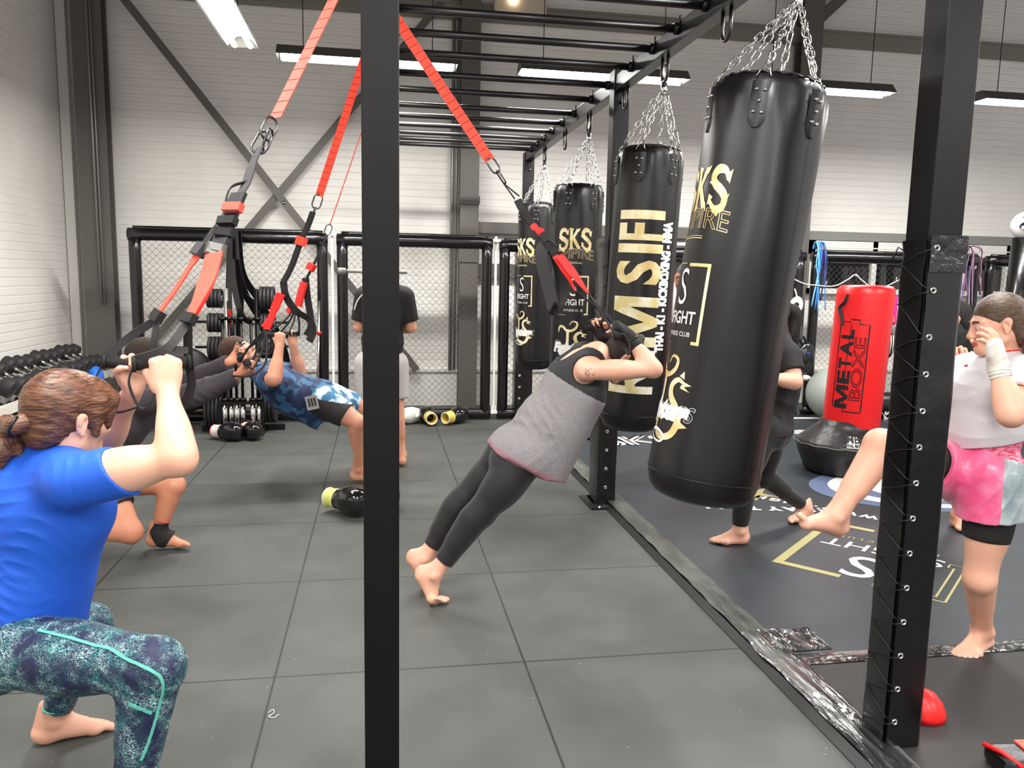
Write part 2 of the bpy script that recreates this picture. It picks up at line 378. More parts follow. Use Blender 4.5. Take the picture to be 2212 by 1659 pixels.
# ---------------------------------------------------------------- training mat, kerb, prints
MZ = 0.035
m_ = tag(MB().bbox((1.62, 2.86, 0), (11.3, 8.55, MZ)).build('training_mat', M_mat, None, bevel=.008), 'large dark blue grey training mat with white and gold club prints', 'mat')
tag(MB().bbox((1.62, -3.8, 0), (11.3, 2.84, MZ)).build('training_mat', M_mat2, None, bevel=.008), 'plain black mat section in the near right corner', 'mat')
def crinkle(x0, y0, x1, y1, z, nx, ny, amp, seed):
    vs = []; fs = []
    for i in range(nx+1):
        for j in range(ny+1):
            x = x0+(x1-x0)*i/nx; y = y0+(y1-y0)*j/ny
            a = .6*noise.noise(Vector((x*9+seed, y*9, 0)))+.5*noise.noise(Vector((x*50, y*7, seed)))
            e = 0 if (i in (0, nx) or j in (0, ny)) else 1
            vs.append((x+.012*noise.noise(Vector((y*6, seed, 0)))*(1 if i in (0, nx) else .4), y+.01*noise.noise(Vector((x*6, seed, 3))), z+.0015+e*(amp*(.5+a)*1.0 if amp*(.5+a) > 0 else 0)))
    for i in range(nx):
        for j in range(ny): fs.append((i*(ny+1)+j, (i+1)*(ny+1)+j, (i+1)*(ny+1)+j+1, i*(ny+1)+j+1))
    return MB().add(vs, fs, False)
k = thing('edge_strip', 'black rubber ramp strip with worn tape between floor and mat', 'edging', (1.6, 2, 0))
MB().add([(1.545,-3.8,.004),(1.545,8.5,.004),(1.575,8.5,.03),(1.575,-3.8,.03),(1.66,8.5,.042),(1.66,-3.8,.042),(1.66,8.5,0),(1.66,-3.8,0),(1.545,8.5,0),(1.545,-3.8,0)],
    [(0,3,2,1),(3,5,4,2),(5,7,6,4),(9,0,1,8)]).build('rubber_ramp', M_strap, k)
crinkle(1.572, 2.95, 1.70, 8.4, .042, 6, 160, .003, 2).build('worn_tape', mat('worn_tape', (52, 56, 52), .35, bump=(30, .6, .01), c2=(84, 88, 80), cscale=9, cdet=6, stretch=(1, .3, 1)), k)
crinkle(1.566, 1.2, 1.715, 3.12, .043, 14, 110, .005, 5).build('crinkled_tape', M_tape, k)
tag(crinkle(1.68, 2.80, 6.8, 2.89, .037, 260, 6, .006, 9).build('floor_tape', mat('seam_tape', (40, 40, 40), .14, bump=(22, 1, .02), c2=(150, 152, 148), cscale=10, cdet=6, coat=.6, stretch=(.25, 1, 1), camt=(.5, .7)), None), 'shiny crinkled tape across the seam between the two mats', 'tape')
tag(crinkle(1.64, 2.92, 1.90, 3.12, .037, 26, 20, .02, 12).build('tape_bundle', M_tape, None), 'crumpled patch of shiny tape at the mat corner', 'tape')

def ground_print(name, mesh2d, org, u, v, m, z=MZ+.0015, parent=None):
    vs, fs = mesh2d; U = Vector((u[0], u[1], 0)).normalized(); V = Vector((v[0], v[1], 0)).normalized()
    return MB().add([Vector((org[0], org[1], z))+U*p[0]+V*p[1] for p in vs], fs).build(name, m, parent)
# big club logo near the standing fighter: text runs from the far right to the near left and its tops face the camera
LU = Vector((-.69, .72, 0)).normalized(); LV = Vector((-.72, -.69, 0)).normalized()
A = Vector((2.159, 3.944, 0.036)); C = Vector((2.742, 3.306, 0.036)); O = (A+C)/2
lw = (C-A).length; RD = (A-C).normalized(); UP = Vector((-RD.y, RD.x, 0)); UP = UP if UP.y < 0 else -UP
def lg(n, mm, x, y, m): vs, fs = mm; return ground_print(n, ([(p[0]+x, p[1]+y, 0) for p in vs], fs), O, RD, UP, m, parent=m_)
h = lw/2; t = .05
lg('gold_bracket', poly_mesh([[(h, 0), (h, -1.0), (h-t, -1.0+t*0), (h-t, -t)], [(h, 0), (h-t, -t), (h-.36, -t), (h-.36, 0)], [(h, -1.0), (h-.3, -1.0), (h-.3, -1.0+t), (h-t, -1.0+t), (h-t,-1.0)]]), 0, 0, M_goldp)
def outl(pts, w=.012): 
    return stroke(pts+[pts[0]], w)
lg('outline_bracket', poly_mesh(outl([(-h, 0), (-h, -.62), (-h+.08, -.62), (-h+.08, -.56), (-h+t, -.56), (-h+t, -t), (-h+.34, -t), (-h+.34, 0)])), 0, 0, M_goldp)
lg('print_letter', text_mesh('S', .52, sx=.9), .02, -.27, M_wprint)
lg('print_word', text_mesh('SFIGHT', .19, sx=1.08), -.0, -.60, M_wprint)
lg('print_word', text_mesh('F I T N E S S  C L U B', .062), 0, -.745, M_goldp)
ground_print('print_word', text_mesh('SKS', .5, bold=.02), (2.472, 7.218, 0.036), (1, .12), (-.1, 1), M_wprint, parent=m_)
ground_print('print_outline', text_mesh('SKS', .62, outline=.01), (2.472, 7.218, 0.036), (1, .12), (-.1, 1), M_wprint, parent=m_)
ground_print('print_word', text_mesh('KARIMESIFIFIGHT', .24, bold=.012, sx=1.1, shear=.3), (4.379, 7.528, 0.036), (1, .0), (0, 1), M_wprint, parent=m_)
star = [(math.cos(PI/2+i*PI/5)*(.20 if i % 2 == 0 else .08), math.sin(PI/2+i*PI/5)*(.20 if i % 2 == 0 else .08)) for i in range(10)]
ground_print('gold_star', poly_mesh([[star[i], star[(i+1) % 10], (0, 0)] for i in range(10)]), (2.711, 5.299, 0.036), (.9, .3), (-.3, .9), M_goldp, parent=m_)
ground_print('print_word', text_mesh('M U A Y  T H A I', .12, bold=.008), (2.646, 4.927, 0.036), (-.96, .2), (-.2, -.96), M_wprint, parent=m_)
ground_print('print_word', text_mesh('W W W . S F I G H T', .10, bold=.006), (2.961, 4.962, 0.036), (-.7, .72), (-.72, -.7), M_wprint, parent=m_)
M_bluep = mat('blue_print', (86, 100, 130), .6)
c_ = Vector((4.176, 5.302, 0.036))
disc = [(math.cos(2*PI*i/48), math.sin(2*PI*i/48)) for i in range(48)]
def ring(a, b, s0=0, s1=48): return [[(disc[i][0]*a, disc[i][1]*a), (disc[(i+1) % 48][0]*a, disc[(i+1) % 48][1]*a), (disc[(i+1) % 48][0]*b, disc[(i+1) % 48][1]*b), (disc[i][0]*b, disc[i][1]*b)] for i in range(s0, s1)]
ground_print('blue_disc', poly_mesh([[(x*.95, y*.62) for x, y in disc]]), c_, (1, 0), (0, 1), M_bluep, z=MZ+.001, parent=m_)
ground_print('white_ring', poly_mesh([[(x, y*.66) for x, y in q] for q in ring(.80, .66)]), c_, (1, 0), (0, 1), M_wprint, z=MZ+.002, parent=m_)
ground_print('white_ring', poly_mesh([[(x, y*.66) for x, y in q] for q in ring(.5, .36)]), c_, (1, 0), (0, 1), M_wprint, z=MZ+.002, parent=m_)
ground_print('print_word', text_mesh('MOISSY', .13, bold=.006), (c_.x+.25, c_.y-.54, 0), (1, 0), (0, 1), M_wprint, z=MZ+.003, parent=m_)

# ---------------------------------------------------------------- the monkey bar rig
ZB = 2.88
rig = thing('monkey_bar_rig', 'black steel monkey bar rig with posts, rungs and hanging hooks', 'rig', (.8, 5.3, 0))
def post(x, y, w, h, foot=True):
    p = MB().bbox((x, y, 0), (x+w, y+w, h)).build('post', M_black, rig, bevel=.004)
    if foot: MB().bbox((x-.06, y-.05, 0), (x+w+.06, y+w+.05, .012)).build('foot_plate', M_black, p)
    for dx in (-.035, w+.035):
        if foot: MB().cyl((x+dx, y-.025, .01), (x+dx, y-.025, .034), .013, 6).build('bolt', M_chrome, p)
    return p
post(-.045, 2.2, .10, 2.98)
post(1.68, 2.24, .115, 2.98)
post(1.55, 5.30, .11, 2.97); post(1.55, 8.62, .11, 2.92)
post(-.05, 5.33, .10, 2.97); post(-.05, 8.62, .10, 2.92)
MB().bbox((1.56, 2.35, ZB-.05), (1.64, 8.65, ZB+.05)).build('side_beam', M_rigs, rig, bevel=.004)
MB().bbox((-.04, 2.3, ZB-.05), (.05, 8.65, ZB+.05)).build('side_beam', M_rigs, rig, bevel=.004)
MB().bbox((-.04, 2.25, ZB-.05), (1.75, 2.33, ZB+.05)).build('end_beam', M_rigs, rig, bevel=.004)
for y in (2.9, 3.35, 3.81, 4.18, 4.56, 4.96, 5.45, 5.90, 6.42, 6.83, 7.22, 7.60, 7.94, 8.27):
    r_ = MB().cyl((.03, y, ZB+.015), (1.565, y, ZB+.015), .021, 14).build('rung', M_rigs, rig)
    MB().cyl((1.535, y, ZB+.015), (1.563, y, ZB+.015), .03, 12).tube([(1.555, y-.03, ZB+.01), (1.555, y-.03, ZB+.07), (1.56, y-.03, ZB+.075)], .005, 6).build('rung_bracket', M_black, r_)
    MB().ell((1.53, y-.012, ZB+.036), (.012, .008, .008), n=8).build('rung_bolt', M_chrome, r_)
HK = [3.0, 3.66, 4.47, 5.2, 6.12, 6.93, 7.79]
for y in HK:
    pts = [(1.60, y-.045, ZB-.04), (1.60, y-.045, ZB-.12)]+[(1.60, y-.045*math.cos(a), ZB-.14-.045*math.sin(a)) for a in [PI*i/6 for i in range(7)]]+[(1.60, y+.045, ZB-.12), (1.60, y+.045, ZB-.04)]
    MB().tube(pts, .0095, 8).build('hook', M_rigs, rig)
for x, y, z in ((1.61, 5.29, 2.76), (1.61, 8.61, 2.74)):
    MB().cyl((x, y, z), (x, y-.012, z), .013, 10).build('bolt', M_chrome, rig)

def pad(x0, x1, y0, y1, z0, z1, lab, left_eyes, m=M_vinyl, n=19, xe=None):
    t = thing('post_pad', lab, 'pad', ((x0+x1)/2, (y0+y1)/2, z0), 'laced vinyl pads around the rig posts')
    th = .018; k = 40; vs = []; fs = []
    # open sleeve: runs from the eyelet edge on the front round the right side, back and left side
    ring_ = []
    R = .02
    def arc(cx, cy, a0, a1): return [(cx+R*math.cos(a0+(a1-a0)*i/4), cy+R*math.sin(a0+(a1-a0)*i/4)) for i in range(5)]
    ring_ = [(x0, y0)]+arc(x1-R, y0+R, -PI/2, 0)+arc(x1-R, y1-R, 0, PI/2)+arc(x0+R, y1-R, PI/2, PI)+[(x0, y0+.02)] if left_eyes == 'open' else arc(x1-R, y0+R, -PI/2, 0)+arc(x1-R, y1-R, 0, PI/2)+arc(x0+R, y1-R, PI/2, PI)+arc(x0+R, y0+R, PI, 1.5*PI)
    q = len(ring_)
    for i in range(k+1):
        z = z0+(z1-z0)*i/k
        for j, (x, y) in enumerate(ring_):
            w_ = .004*noise.noise(Vector((x*20, y*20, z*5)))+(.006*noise.noise(Vector((x*30, 0, z*14))) if z > z1-.35 else 0)
            vs.append((x+w_, y-abs(w_), z+(.004*math.sin(j*1.7) if i in (0, k) else 0)))
    for i in range(k):
        for j in range(q if left_eyes != 'open' else q-1): fs.append((i*q+j, i*q+(j+1) % q, (i+1)*q+(j+1) % q, (i+1)*q+j))
    MB().add(vs, fs, True).build('pad_sleeve', m, t)
    return t
# near pad: sleeve covers front, right and back of the post; lacing crosses the left face
px0, px1, py0, py1 = 1.672, 1.805, 2.222, 2.372
t = pad(px0, px1, py0, py1, .03, 1.72, 'black vinyl pad laced round the nearest right post, wrinkled at the top', 'open')
MB().bbox((px0+.002, py0-.0035, 1.62), (px1-.004, py0-.001, 1.735)).build('pad_flap', M_vinylp, t, bevel=.002)
zs = [1.695, 1.565, 1.42]+[1.42-.117*i for i in range(1, 12)]
for i, z in enumerate(zs):
    e = MB().lathe([(.0055, .0), (.0055, .003), (.008, .005), (.0105, .003), (.0115, 0)], (px0+.022, py0-.002, z), (0, -1, 0), 16).build('eyelet', M_chrome, t)
    l_ = MB().tube([(px0+.02, py0-.008, z), (px0-.002, py0-.002, z-.006), (px0-.003, py0+.05, z-.026+.008*(i < 6)), (px0-.003, py1-.02, z-.05)], .0018, 6)
    if i < len(zs)-1: l_.tube([(px0-.003, py1-.02, z-.045), (px0-.003, py0+.08, z-.075), (px0-.003, py0+.01, zs[i+1]+.012), (px0+.018, py0-.006, zs[i+1]+.003)], .0012, 5)
    l_.build('lace', M_strap, t)
MB().tube([(px0-.008, py0+.1, 1.685), (px0-.03, py0+.11, 1.70), (px0-.045, py0+.115, 1.66)], .003, 6).build('lace_end', M_strap, t)
t = pad(1.50, 1.635, 5.20, 5.44, .012, 1.86, 'black vinyl pad laced round the middle rig post behind the bags', 'all')
for i in range(14):
    z = .14+i*.132
    MB().lathe([(.005, .0), (.005, .004), (.009, .006), (.013, .003), (.013, 0)], (1.555, 5.197, z), (0, -1, 0), 12).build('eyelet', M_chrome, t)
    MB().tube([(1.55, 5.19, z), (1.505, 5.197, z-.05), (1.497, 5.22, z-.07)], .003, 5).build('lace', M_strap, t)
MB().bbox((1.44, 5.12, 0), (1.69, 5.46, .012)).build('pad_base', M_strap, t)
crinkle(1.49, 5.13, 1.65, 5.2, .012, 12, 6, .02, 3).build('base_tape', M_tape, t)
t = pad(1.49, 1.68, 8.55, 8.80, .012, 1.9, 'black vinyl pad laced round the farthest rig post by the cage', 'all')
for i in range(12):
    z = .12+i*.13
    MB().lathe([(.006, .0), (.006, .004), (.014, .006), (.016, 0)], (1.53, 8.547, z), (0, -1, 0), 10).build('eyelet', M_chrome, t)

# ---------------------------------------------------------------- cage fence
YF = 8.66
def rail(a, b, r=.055, seed=0):
    P = [Vector(a)+(Vector(b)-Vector(a))*i/14 for i in range(15)]
    return MB().tube([p+Vector((0, 0, .004*noise.noise(p*3))) for p in P], [r*(1+.05*noise.noise(p*4)) for p in P], 14)
def fence(x0, x1, lab, gold=False, z1=1.98, pw=.058, lowpad=True, latch=True):
    t = thing('cage_fence', lab, 'fence', ((x0+x1)/2, YF, 0), 'cage fence panels along the back')
    rail((x0, YF, z1-.012), (x1, YF, z1-.012), .064).build('top_rail_pad', M_vinyl, t)
    rail((x0+.05, YF-.01, z1+.052), (x1-.05, YF-.01, z1+.052), .022).build('top_pad_flap', M_vinyl, t)
    rail((x0, YF, .07), (x1, YF, .07), .06).build('bottom_rail_pad', M_vinyl, t)
    for x in (x0+pw, x1-pw):
        rail((x, YF, .02), (x, YF, z1-.03), pw).build('post_pad', M_vinyl, t)
    # diamond chain link wire
    w = MB(); a = x0+pw*1.6; b = x1-pw*1.6; lo = .1; hi = z1-.03; s = .072; r = .0016; H_ = hi-lo
    def seg(p, q):
        w.tube([(p[0], YF, p[1]), (q[0], YF, q[1])], r, 4, cap=False)
    for d in (1, -1):
        c0 = a-(H_ if d == 1 else 0); n_ = int((b-a+H_)/s)+1
        for i in range(n_):
            c = c0+i*s
            if d == 1: xa, za = c, lo; xb, zb = c+H_, hi
            else: xa, za = c+H_, lo; xb, zb = c, hi; xa, za, xb, zb = a+i*s, lo, a+i*s-H_, hi
            def clip(xa, za, xb, zb):
                k = (zb-za)/(xb-xa)
                pts = []
                for (x, z) in ((xa, za), (xb, zb)):
                    if x < a: z = za+k*(a-xa); x = a
                    if x > b: z = za+k*(b-xa); x = b
                    pts.append((x, z))
                return pts
            p, q = clip(xa, za, xb, zb)
            if abs(p[0]-q[0]) > .01 and lo-.01 <= min(p[1], q[1]) and max(p[1], q[1]) <= hi+.01: seg(p, q)
    w.build('wire_mesh', M_wire, t)
    return t
fence(-2.50, -.53, 'cage fence panel on the far left with dumbbells and bands before it', z1=1.955)
fence(-.44, 1.22, 'cage fence panel behind the foreground post with gloves at its foot', z1=1.955)
fence(1.30, 2.55, 'cage fence panel behind the two farthest heavy bags', z1=1.93)
fence(2.63, 4.9, 'cage fence panel behind the man with the pads', z1=1.90)
fence(5.0, 7.2, 'cage fence panel with rope lights behind the red standing bag', z1=1.90)
fence(7.3, 9.6, 'cage fence panel at the far right with ropes hanging on its post', z1=1.90)
for x, z0, z1_, lab in ((-.485, .1, 2.04, 'white hinge bar joining the two left fence panels'), (1.26, .1, 2.02, 'white hinge bar between fence panels left of the far bags')):
    tag(MB().bbox((x-.012, YF-.01, z0), (x+.012, YF+.02, z1_)).bbox((x-.05, YF-.04, z1_-.06), (x+.05, YF-.0, z1_-.03)).bbox((x-.05, YF-.04, z0-.03), (x+.05, YF, z0)).bbox((x-.03, YF-.035, z0-.03), (x-.015, YF-.01, z0+.06)).bbox((x+.015, YF-.035, z0-.03), (x+.03, YF-.01, z0+.06)).build('hinge_bar', M_wht, None), lab, 'hinge')

# ---------------------------------------------------------------- body modelling: smooth union of tapered shapes, meshed as one closed surface
def nv(v): v = np.array(v, float); return v/np.linalg.norm(v)
def A3(v): return np.array(v, float)
class Sdf:
    def __init__(s, vox=.006): s.vox = vox; s.it = []
    def cap(s, a, b, ra, rb=None, k=.02, fl=None, clips=(), sub=False):
        s.it.append(('c', A3(a), A3(b), ra, ra if rb is None else rb, k, fl, clips, sub)); return s
    def ell(s, c, r, fr=None, k=.02, clips=(), sub=False):
        s.it.append(('e', A3(c), A3(r), np.eye(3) if fr is None else np.array(fr, float), None, k, None, clips, sub)); return s
    def mesh(s, name, mats, parent=None, folds=(), paint=None, smooth=1, clipall=(), minz=None):
        lo = []; hi = []
        for t in s.it:
            if t[0] == 'c': R = max(t[3], t[4])+t[5]+3*s.vox; lo.append(np.minimum(t[1], t[2])-R); hi.append(np.maximum(t[1], t[2])+R)
            else: R = max(t[2])+t[5]+3*s.vox; lo.append(t[1]-R); hi.append(t[1]+R)
        L = np.min([l for l, t in zip(lo, s.it) if not t[8]], 0); H = np.max([h for h, t in zip(hi, s.it) if not t[8]], 0); v = s.vox
        n = np.ceil((H-L)/v).astype(int)+1; F = np.full(n, .1, np.float32)
        for q, t in enumerate(s.it):
            i0 = np.maximum(((lo[q]-L)/v).astype(int), 0); i1 = np.minimum(((hi[q]-L)/v).astype(int)+2, n)
            if (i1 <= i0).any(): continue
            ax = [(np.arange(i0[d], i1[d])*v+L[d]).astype(np.float32) for d in range(3)]
            X, Y, Z = np.meshgrid(*ax, indexing='ij', sparse=True)
            if t[0] == 'c':
                a, b, ra, rb = t[1:5]; px_, py_, pz_ = X-a[0], Y-a[1], Z-a[2]; dd = b-a; dis = 1.0
                if t[6] is not None:
                    nn = nv(t[6][0]); sc = t[6][1]-1; dp = px_*nn[0]+py_*nn[1]+pz_*nn[2]; px_ = px_+dp*sc*nn[0]; py_ = py_+dp*sc*nn[1]; pz_ = pz_+dp*sc*nn[2]
                    dd = dd+nn*sc*dd.dot(nn); dis = max(1, t[6][1])**.5
                l2 = max(dd.dot(dd), 1e-9); h = np.clip((px_*dd[0]+py_*dd[1]+pz_*dd[2])/l2, 0, 1)
                D = (np.sqrt((px_-dd[0]*h)**2+(py_-dd[1]*h)**2+(pz_-dd[2]*h)**2)-(ra+(rb-ra)*h))/dis
            else:
                c, r, fr = t[1:4]; x_, y_, z_ = X-c[0], Y-c[1], Z-c[2]
                u0 = (x_*fr[0][0]+y_*fr[0][1]+z_*fr[0][2])/r[0]; u1 = (x_*fr[1][0]+y_*fr[1][1]+z_*fr[1][2])/r[1]; u2 = (x_*fr[2][0]+y_*fr[2][1]+z_*fr[2][2])/r[2]
                k0 = np.sqrt(u0*u0+u1*u1+u2*u2); k1 = np.sqrt((u0/r[0])**2+(u1/r[1])**2+(u2/r[2])**2)+1e-9; D = k0*(k0-1)/k1
            for (pp, pn) in t[7]:
                pn = nv(pn); D = np.maximum(D, (X-pp[0])*pn[0]+(Y-pp[1])*pn[1]+(Z-pp[2])*pn[2])
            sl = tuple(slice(i0[d], i1[d]) for d in range(3)); G = F[sl]; k = t[5]
            if t[8]:
                D = -D; hh = np.maximum(k-np.abs(G-D), 0)/k; F[sl] = np.maximum(G, D)+hh*hh*k*.25
            else:
                hh = np.maximum(k-np.abs(G-D), 0)/k; F[sl] = np.minimum(G, D)-hh*hh*k*.25
        for (pp, pn) in clipall:
            pn = nv(pn); ax = [(np.arange(n[d])*v+L[d]).astype(np.float32) for d in range(3)]; X, Y, Z = np.meshgrid(*ax, indexing='ij', sparse=True)
            F = np.maximum(F, (X-pp[0])*pn[0]+(Y-pp[1])*pn[1]+(Z-pp[2])*pn[2])
        I = F < 0
        cnt = np.zeros(n-1, np.int8)
        for a in (0, 1):
            for b in (0, 1):
                for c in (0, 1): cnt += I[a:n[0]-1+a, b:n[1]-1+b, c:n[2]-1+c]
        act = np.argwhere((cnt > 0) & (cnt < 8)); ids = np.full(n-1, -1, np.int32); ids[act[:, 0], act[:, 1], act[:, 2]] = np.arange(len(act))
        P = np.zeros((len(act), 3)); C = np.zeros(len(act)); co = [(a, b, c) for a in (0, 1) for b in (0, 1) for c in (0, 1)]
        val = {c: F[act[:, 0]+c[0], act[:, 1]+c[1], act[:, 2]+c[2]] for c in co}
        for c in co:
            for d in range(3):
                if c[d] == 0:
                    e = list(c); e[d] = 1; e = tuple(e); f0 = val[c]; f1 = val[e]; m = (f0 < 0) != (f1 < 0)
                    tt = np.where(m, f0/(np.where(m, f0-f1, 1)), 0); pt = np.tile(np.array(c, float), (len(act), 1)); pt[:, d] += tt
                    P += pt*m[:, None]; C += m
        P = (P/C[:, None]+act)*v+L
        fs = []
        for d in range(3):
            o1, o2 = [(1, 2), (2, 0), (0, 1)][d]
            sl0 = [slice(0, None)]*3; sl1 = [slice(0, None)]*3; sl0[d] = slice(0, n[d]-1); sl1[d] = slice(1, n[d])
            ch = I[tuple(sl0)] != I[tuple(sl1)]; e = np.argwhere(ch); e = e[(e[:, o1] > 0) & (e[:, o2] > 0)]
            ok = (e[:, o1] < n[o1]-1) & (e[:, o2] < n[o2]-1); e = e[ok]
            s0 = I[e[:, 0], e[:, 1], e[:, 2]]
            def g(a, b): q = e.copy(); q[:, o1] -= a; q[:, o2] -= b; return ids[q[:, 0], q[:, 1], q[:, 2]]
            Q = np.stack([g(1, 1), g(0, 1), g(0, 0), g(1, 0)], 1); Q[~s0] = Q[~s0][:, ::-1]; fs.append(Q)
        Fa = np.concatenate(fs); Fa = Fa[(Fa >= 0).all(1)]
        for _ in range(smooth):
            acc = np.zeros_like(P); cn = np.zeros(len(P))
            for a in range(4):
                i, j = Fa[:, a], Fa[:, (a+1) % 4]; np.add.at(acc, i, P[j]); np.add.at(cn, i, 1)
            P = P*.45+acc/np.maximum(cn, 1)[:, None]*.55
        if folds:
            # cloth folds: displace along normals by directed waves; (centre, radius, direction, wavelength, amplitude)
            a = P[Fa[:, 2]]-P[Fa[:, 0]]; b = P[Fa[:, 3]]-P[Fa[:, 1]]; fn = np.cross(a, b); vn = np.zeros_like(P)
            for q in range(4): np.add.at(vn, Fa[:, q], fn)
            vn /= np.linalg.norm(vn, axis=1)[:, None]+1e-12
            for (c, R, d, wl, amp) in folds:
                d = nv(d); w = np.clip(1-np.linalg.norm(P-A3(c), axis=1)/R, 0, 1); w = w*w*(3-2*w)
                o = nv(np.cross(d, [.3, .5, .8])); o2 = np.cross(d, o)
                ph = (P@d+.55*wl*np.sin(P@o/wl*.9+1+c[0]*9)+.5*wl*np.sin(P@o2/wl*.7+c[1]*7))*2*PI/wl
                am = .55+.45*np.sin(P@o/wl*2.1+P@d/wl*.8+2)*np.cos(P@o2/wl*1.3)
                P = P+vn*((.75-np.abs(np.sin(ph*.5))**.6*1.5)*amp*w*am)[:, None]
        if minz is not None: P[:, 2] = np.maximum(P[:, 2], minz)
        off = wloc(parent); me = bpy.data.meshes.new(name); nvn, nf = len(P), len(Fa)
        me.vertices.add(nvn); me.vertices.foreach_set('co', (P-np.array(off)).astype(np.float32).ravel())
        me.loops.add(nf*4); me.loops.foreach_set('vertex_index', Fa.ravel().astype(np.int32))
        me.polygons.add(nf); me.polygons.foreach_set('loop_start', np.arange(0, nf*4, 4, dtype=np.int32)); me.polygons.foreach_set('loop_total', np.full(nf, 4, np.int32))
        me.polygons.foreach_set('use_smooth', np.ones(nf, bool))
        if not isinstance(mats, (list, tuple)): mats = [mats]
        for m in mats: me.materials.append(m)
        if paint:
            ctr = P[Fa].mean(1); mi = np.zeros(nf, np.int32)
            for fn_, i in paint: mi[fn_(ctr)] = i
            me.polygons.foreach_set('material_index', mi)
        me.update(calc_edges=True); me.validate()
        return link(name, me, parent)

def near(c, r, fr=None):
    c = A3(c)
    if np.ndim(r) == 0: return lambda P: np.linalg.norm(P-c, axis=1) < r
    fr = np.eye(3) if fr is None else np.array(fr); r = A3(r)
    return lambda P: (((P-c)@fr.T/r)**2).sum(1) < 1
def frame(f, u):
    """rows right, forward, up"""
    f = nv(f); u = A3(u); u = nv(u-f*u.dot(f)); return np.array([np.cross(f, u), f, u])
def head(S, c, f, u, sc=1.0, jaw=1.0, mouth=True, ears=True):
    fr = frame(f, u); W_ = lambda x, y, z: A3(c)+sc*(fr.T@A3((x, y, z)))
    e = lambda p, r, k=.02, sub=False: S.ell(W_(*p), A3(r)*sc, fr, k*sc, sub=sub)
    q = lambda a, b, ra, rb, k=.015: S.cap(W_(*a), W_(*b), ra*sc, rb*sc, k*sc)
    e((0, -.016, .028), (.075, .096, .086)); e((0, .030, -.028), (.059, .062, .082), .03)
    for x in (-1, 1):
        q((x*.052, .0, -.062), (x*.020, .068, -.098), .017*jaw, .015*jaw, .03)
        q((x*.012, .082, .024), (x*.046, .068, .022), .0085, .009, .016)
        e((x*.043, .062, -.026), (.021, .020, .018), .03)
        e((x*.032, .100, -.002), (.0135, .016, .0105), .01, True)
        e((x*.032, .074, -.002), (.0150, .0145, .0135), .006)
        q((x*.019, .0865, .0045), (x*.045, .079, .004), .0045, .004, .004); q((x*.021, .084, -.0125), (x*.042, .078, -.012), .0035, .0035, .005)
        if ears:
            e((x*.077, -.012, -.008), (.007, .017, .030), .008); e((x*.083, -.018, .006), (.006, .016, .020), .006); e((x*.084, -.008, -.004), (.005, .008, .013), .004, True)
            e((x*.078, -.006, -.036), (.005, .007, .009), .006)
        e((x*.0115, .101, -.038), (.0075, .009, .007), .007)
    e((0, .078, -.096), (.022*jaw, .018, .018), .03)
    q((0, .088, .010), (0, .106, -.028), .0075, .0105, .014); e((0, .110, -.034), (.0105, .010, .009), .008)
    if mouth:
        q((-.019, .087, -.0635), (0, .0955, -.061), .0035, .0055, .006); q((.019, .087, -.0635), (0, .0955, -.061), .0035, .0055, .006)
        q((-.015, .088, -.0725), (.015, .088, -.0725), .0055, .0055, .006)
        e((0, .0945, -.0735), (.010, .005, .006), .005)
    return W_, fr
def face_details(W_, fr, sc, parent, eye='brown', closed=False, brow=(70, 48, 36)):
    for x in (-1, 1):
        if not closed:
            b = MB(); b.m = 0; b.ell(W_(x*.032, .0765, -.003), (.0128*sc,)*3)
            e = b.build('eye', M_eye, parent)
            MB().ell(W_(x*.032, .0858, -.005), (.0048*sc,)*3).build('iris', M_iris, e)
        b = MB(); b.tube(spline([W_(x*.014, .0925, .0195), W_(x*.030, .0905, .0265), W_(x*.050, .0735, .022)], 4), [.001]+[.0034*sc]*7+[.001], 6).build('eyebrow', mat('eyebrow', brow, .8), parent)
M_eye = mat('eye_white', (226, 218, 212), .2); M_iris = mat('iris', (44, 30, 24), .1)
def neck(S, nb, hc, fr, sc=1, r=.055, k=.03):
    """neck from its base to the skull"""
    S.cap(nb, A3(hc)+sc*(fr.T@A3((0, -.025, -.055))), r, r*.92, k)
FL = [.070, .079, .073, .057]; FX = [.029, .0098, -.0098, -.0285]
def rot(v, ax, a):
    ax = nv(ax); return v*math.cos(a)+np.cross(ax, v)*math.sin(a)+ax*ax.dot(v)*(1-math.cos(a))
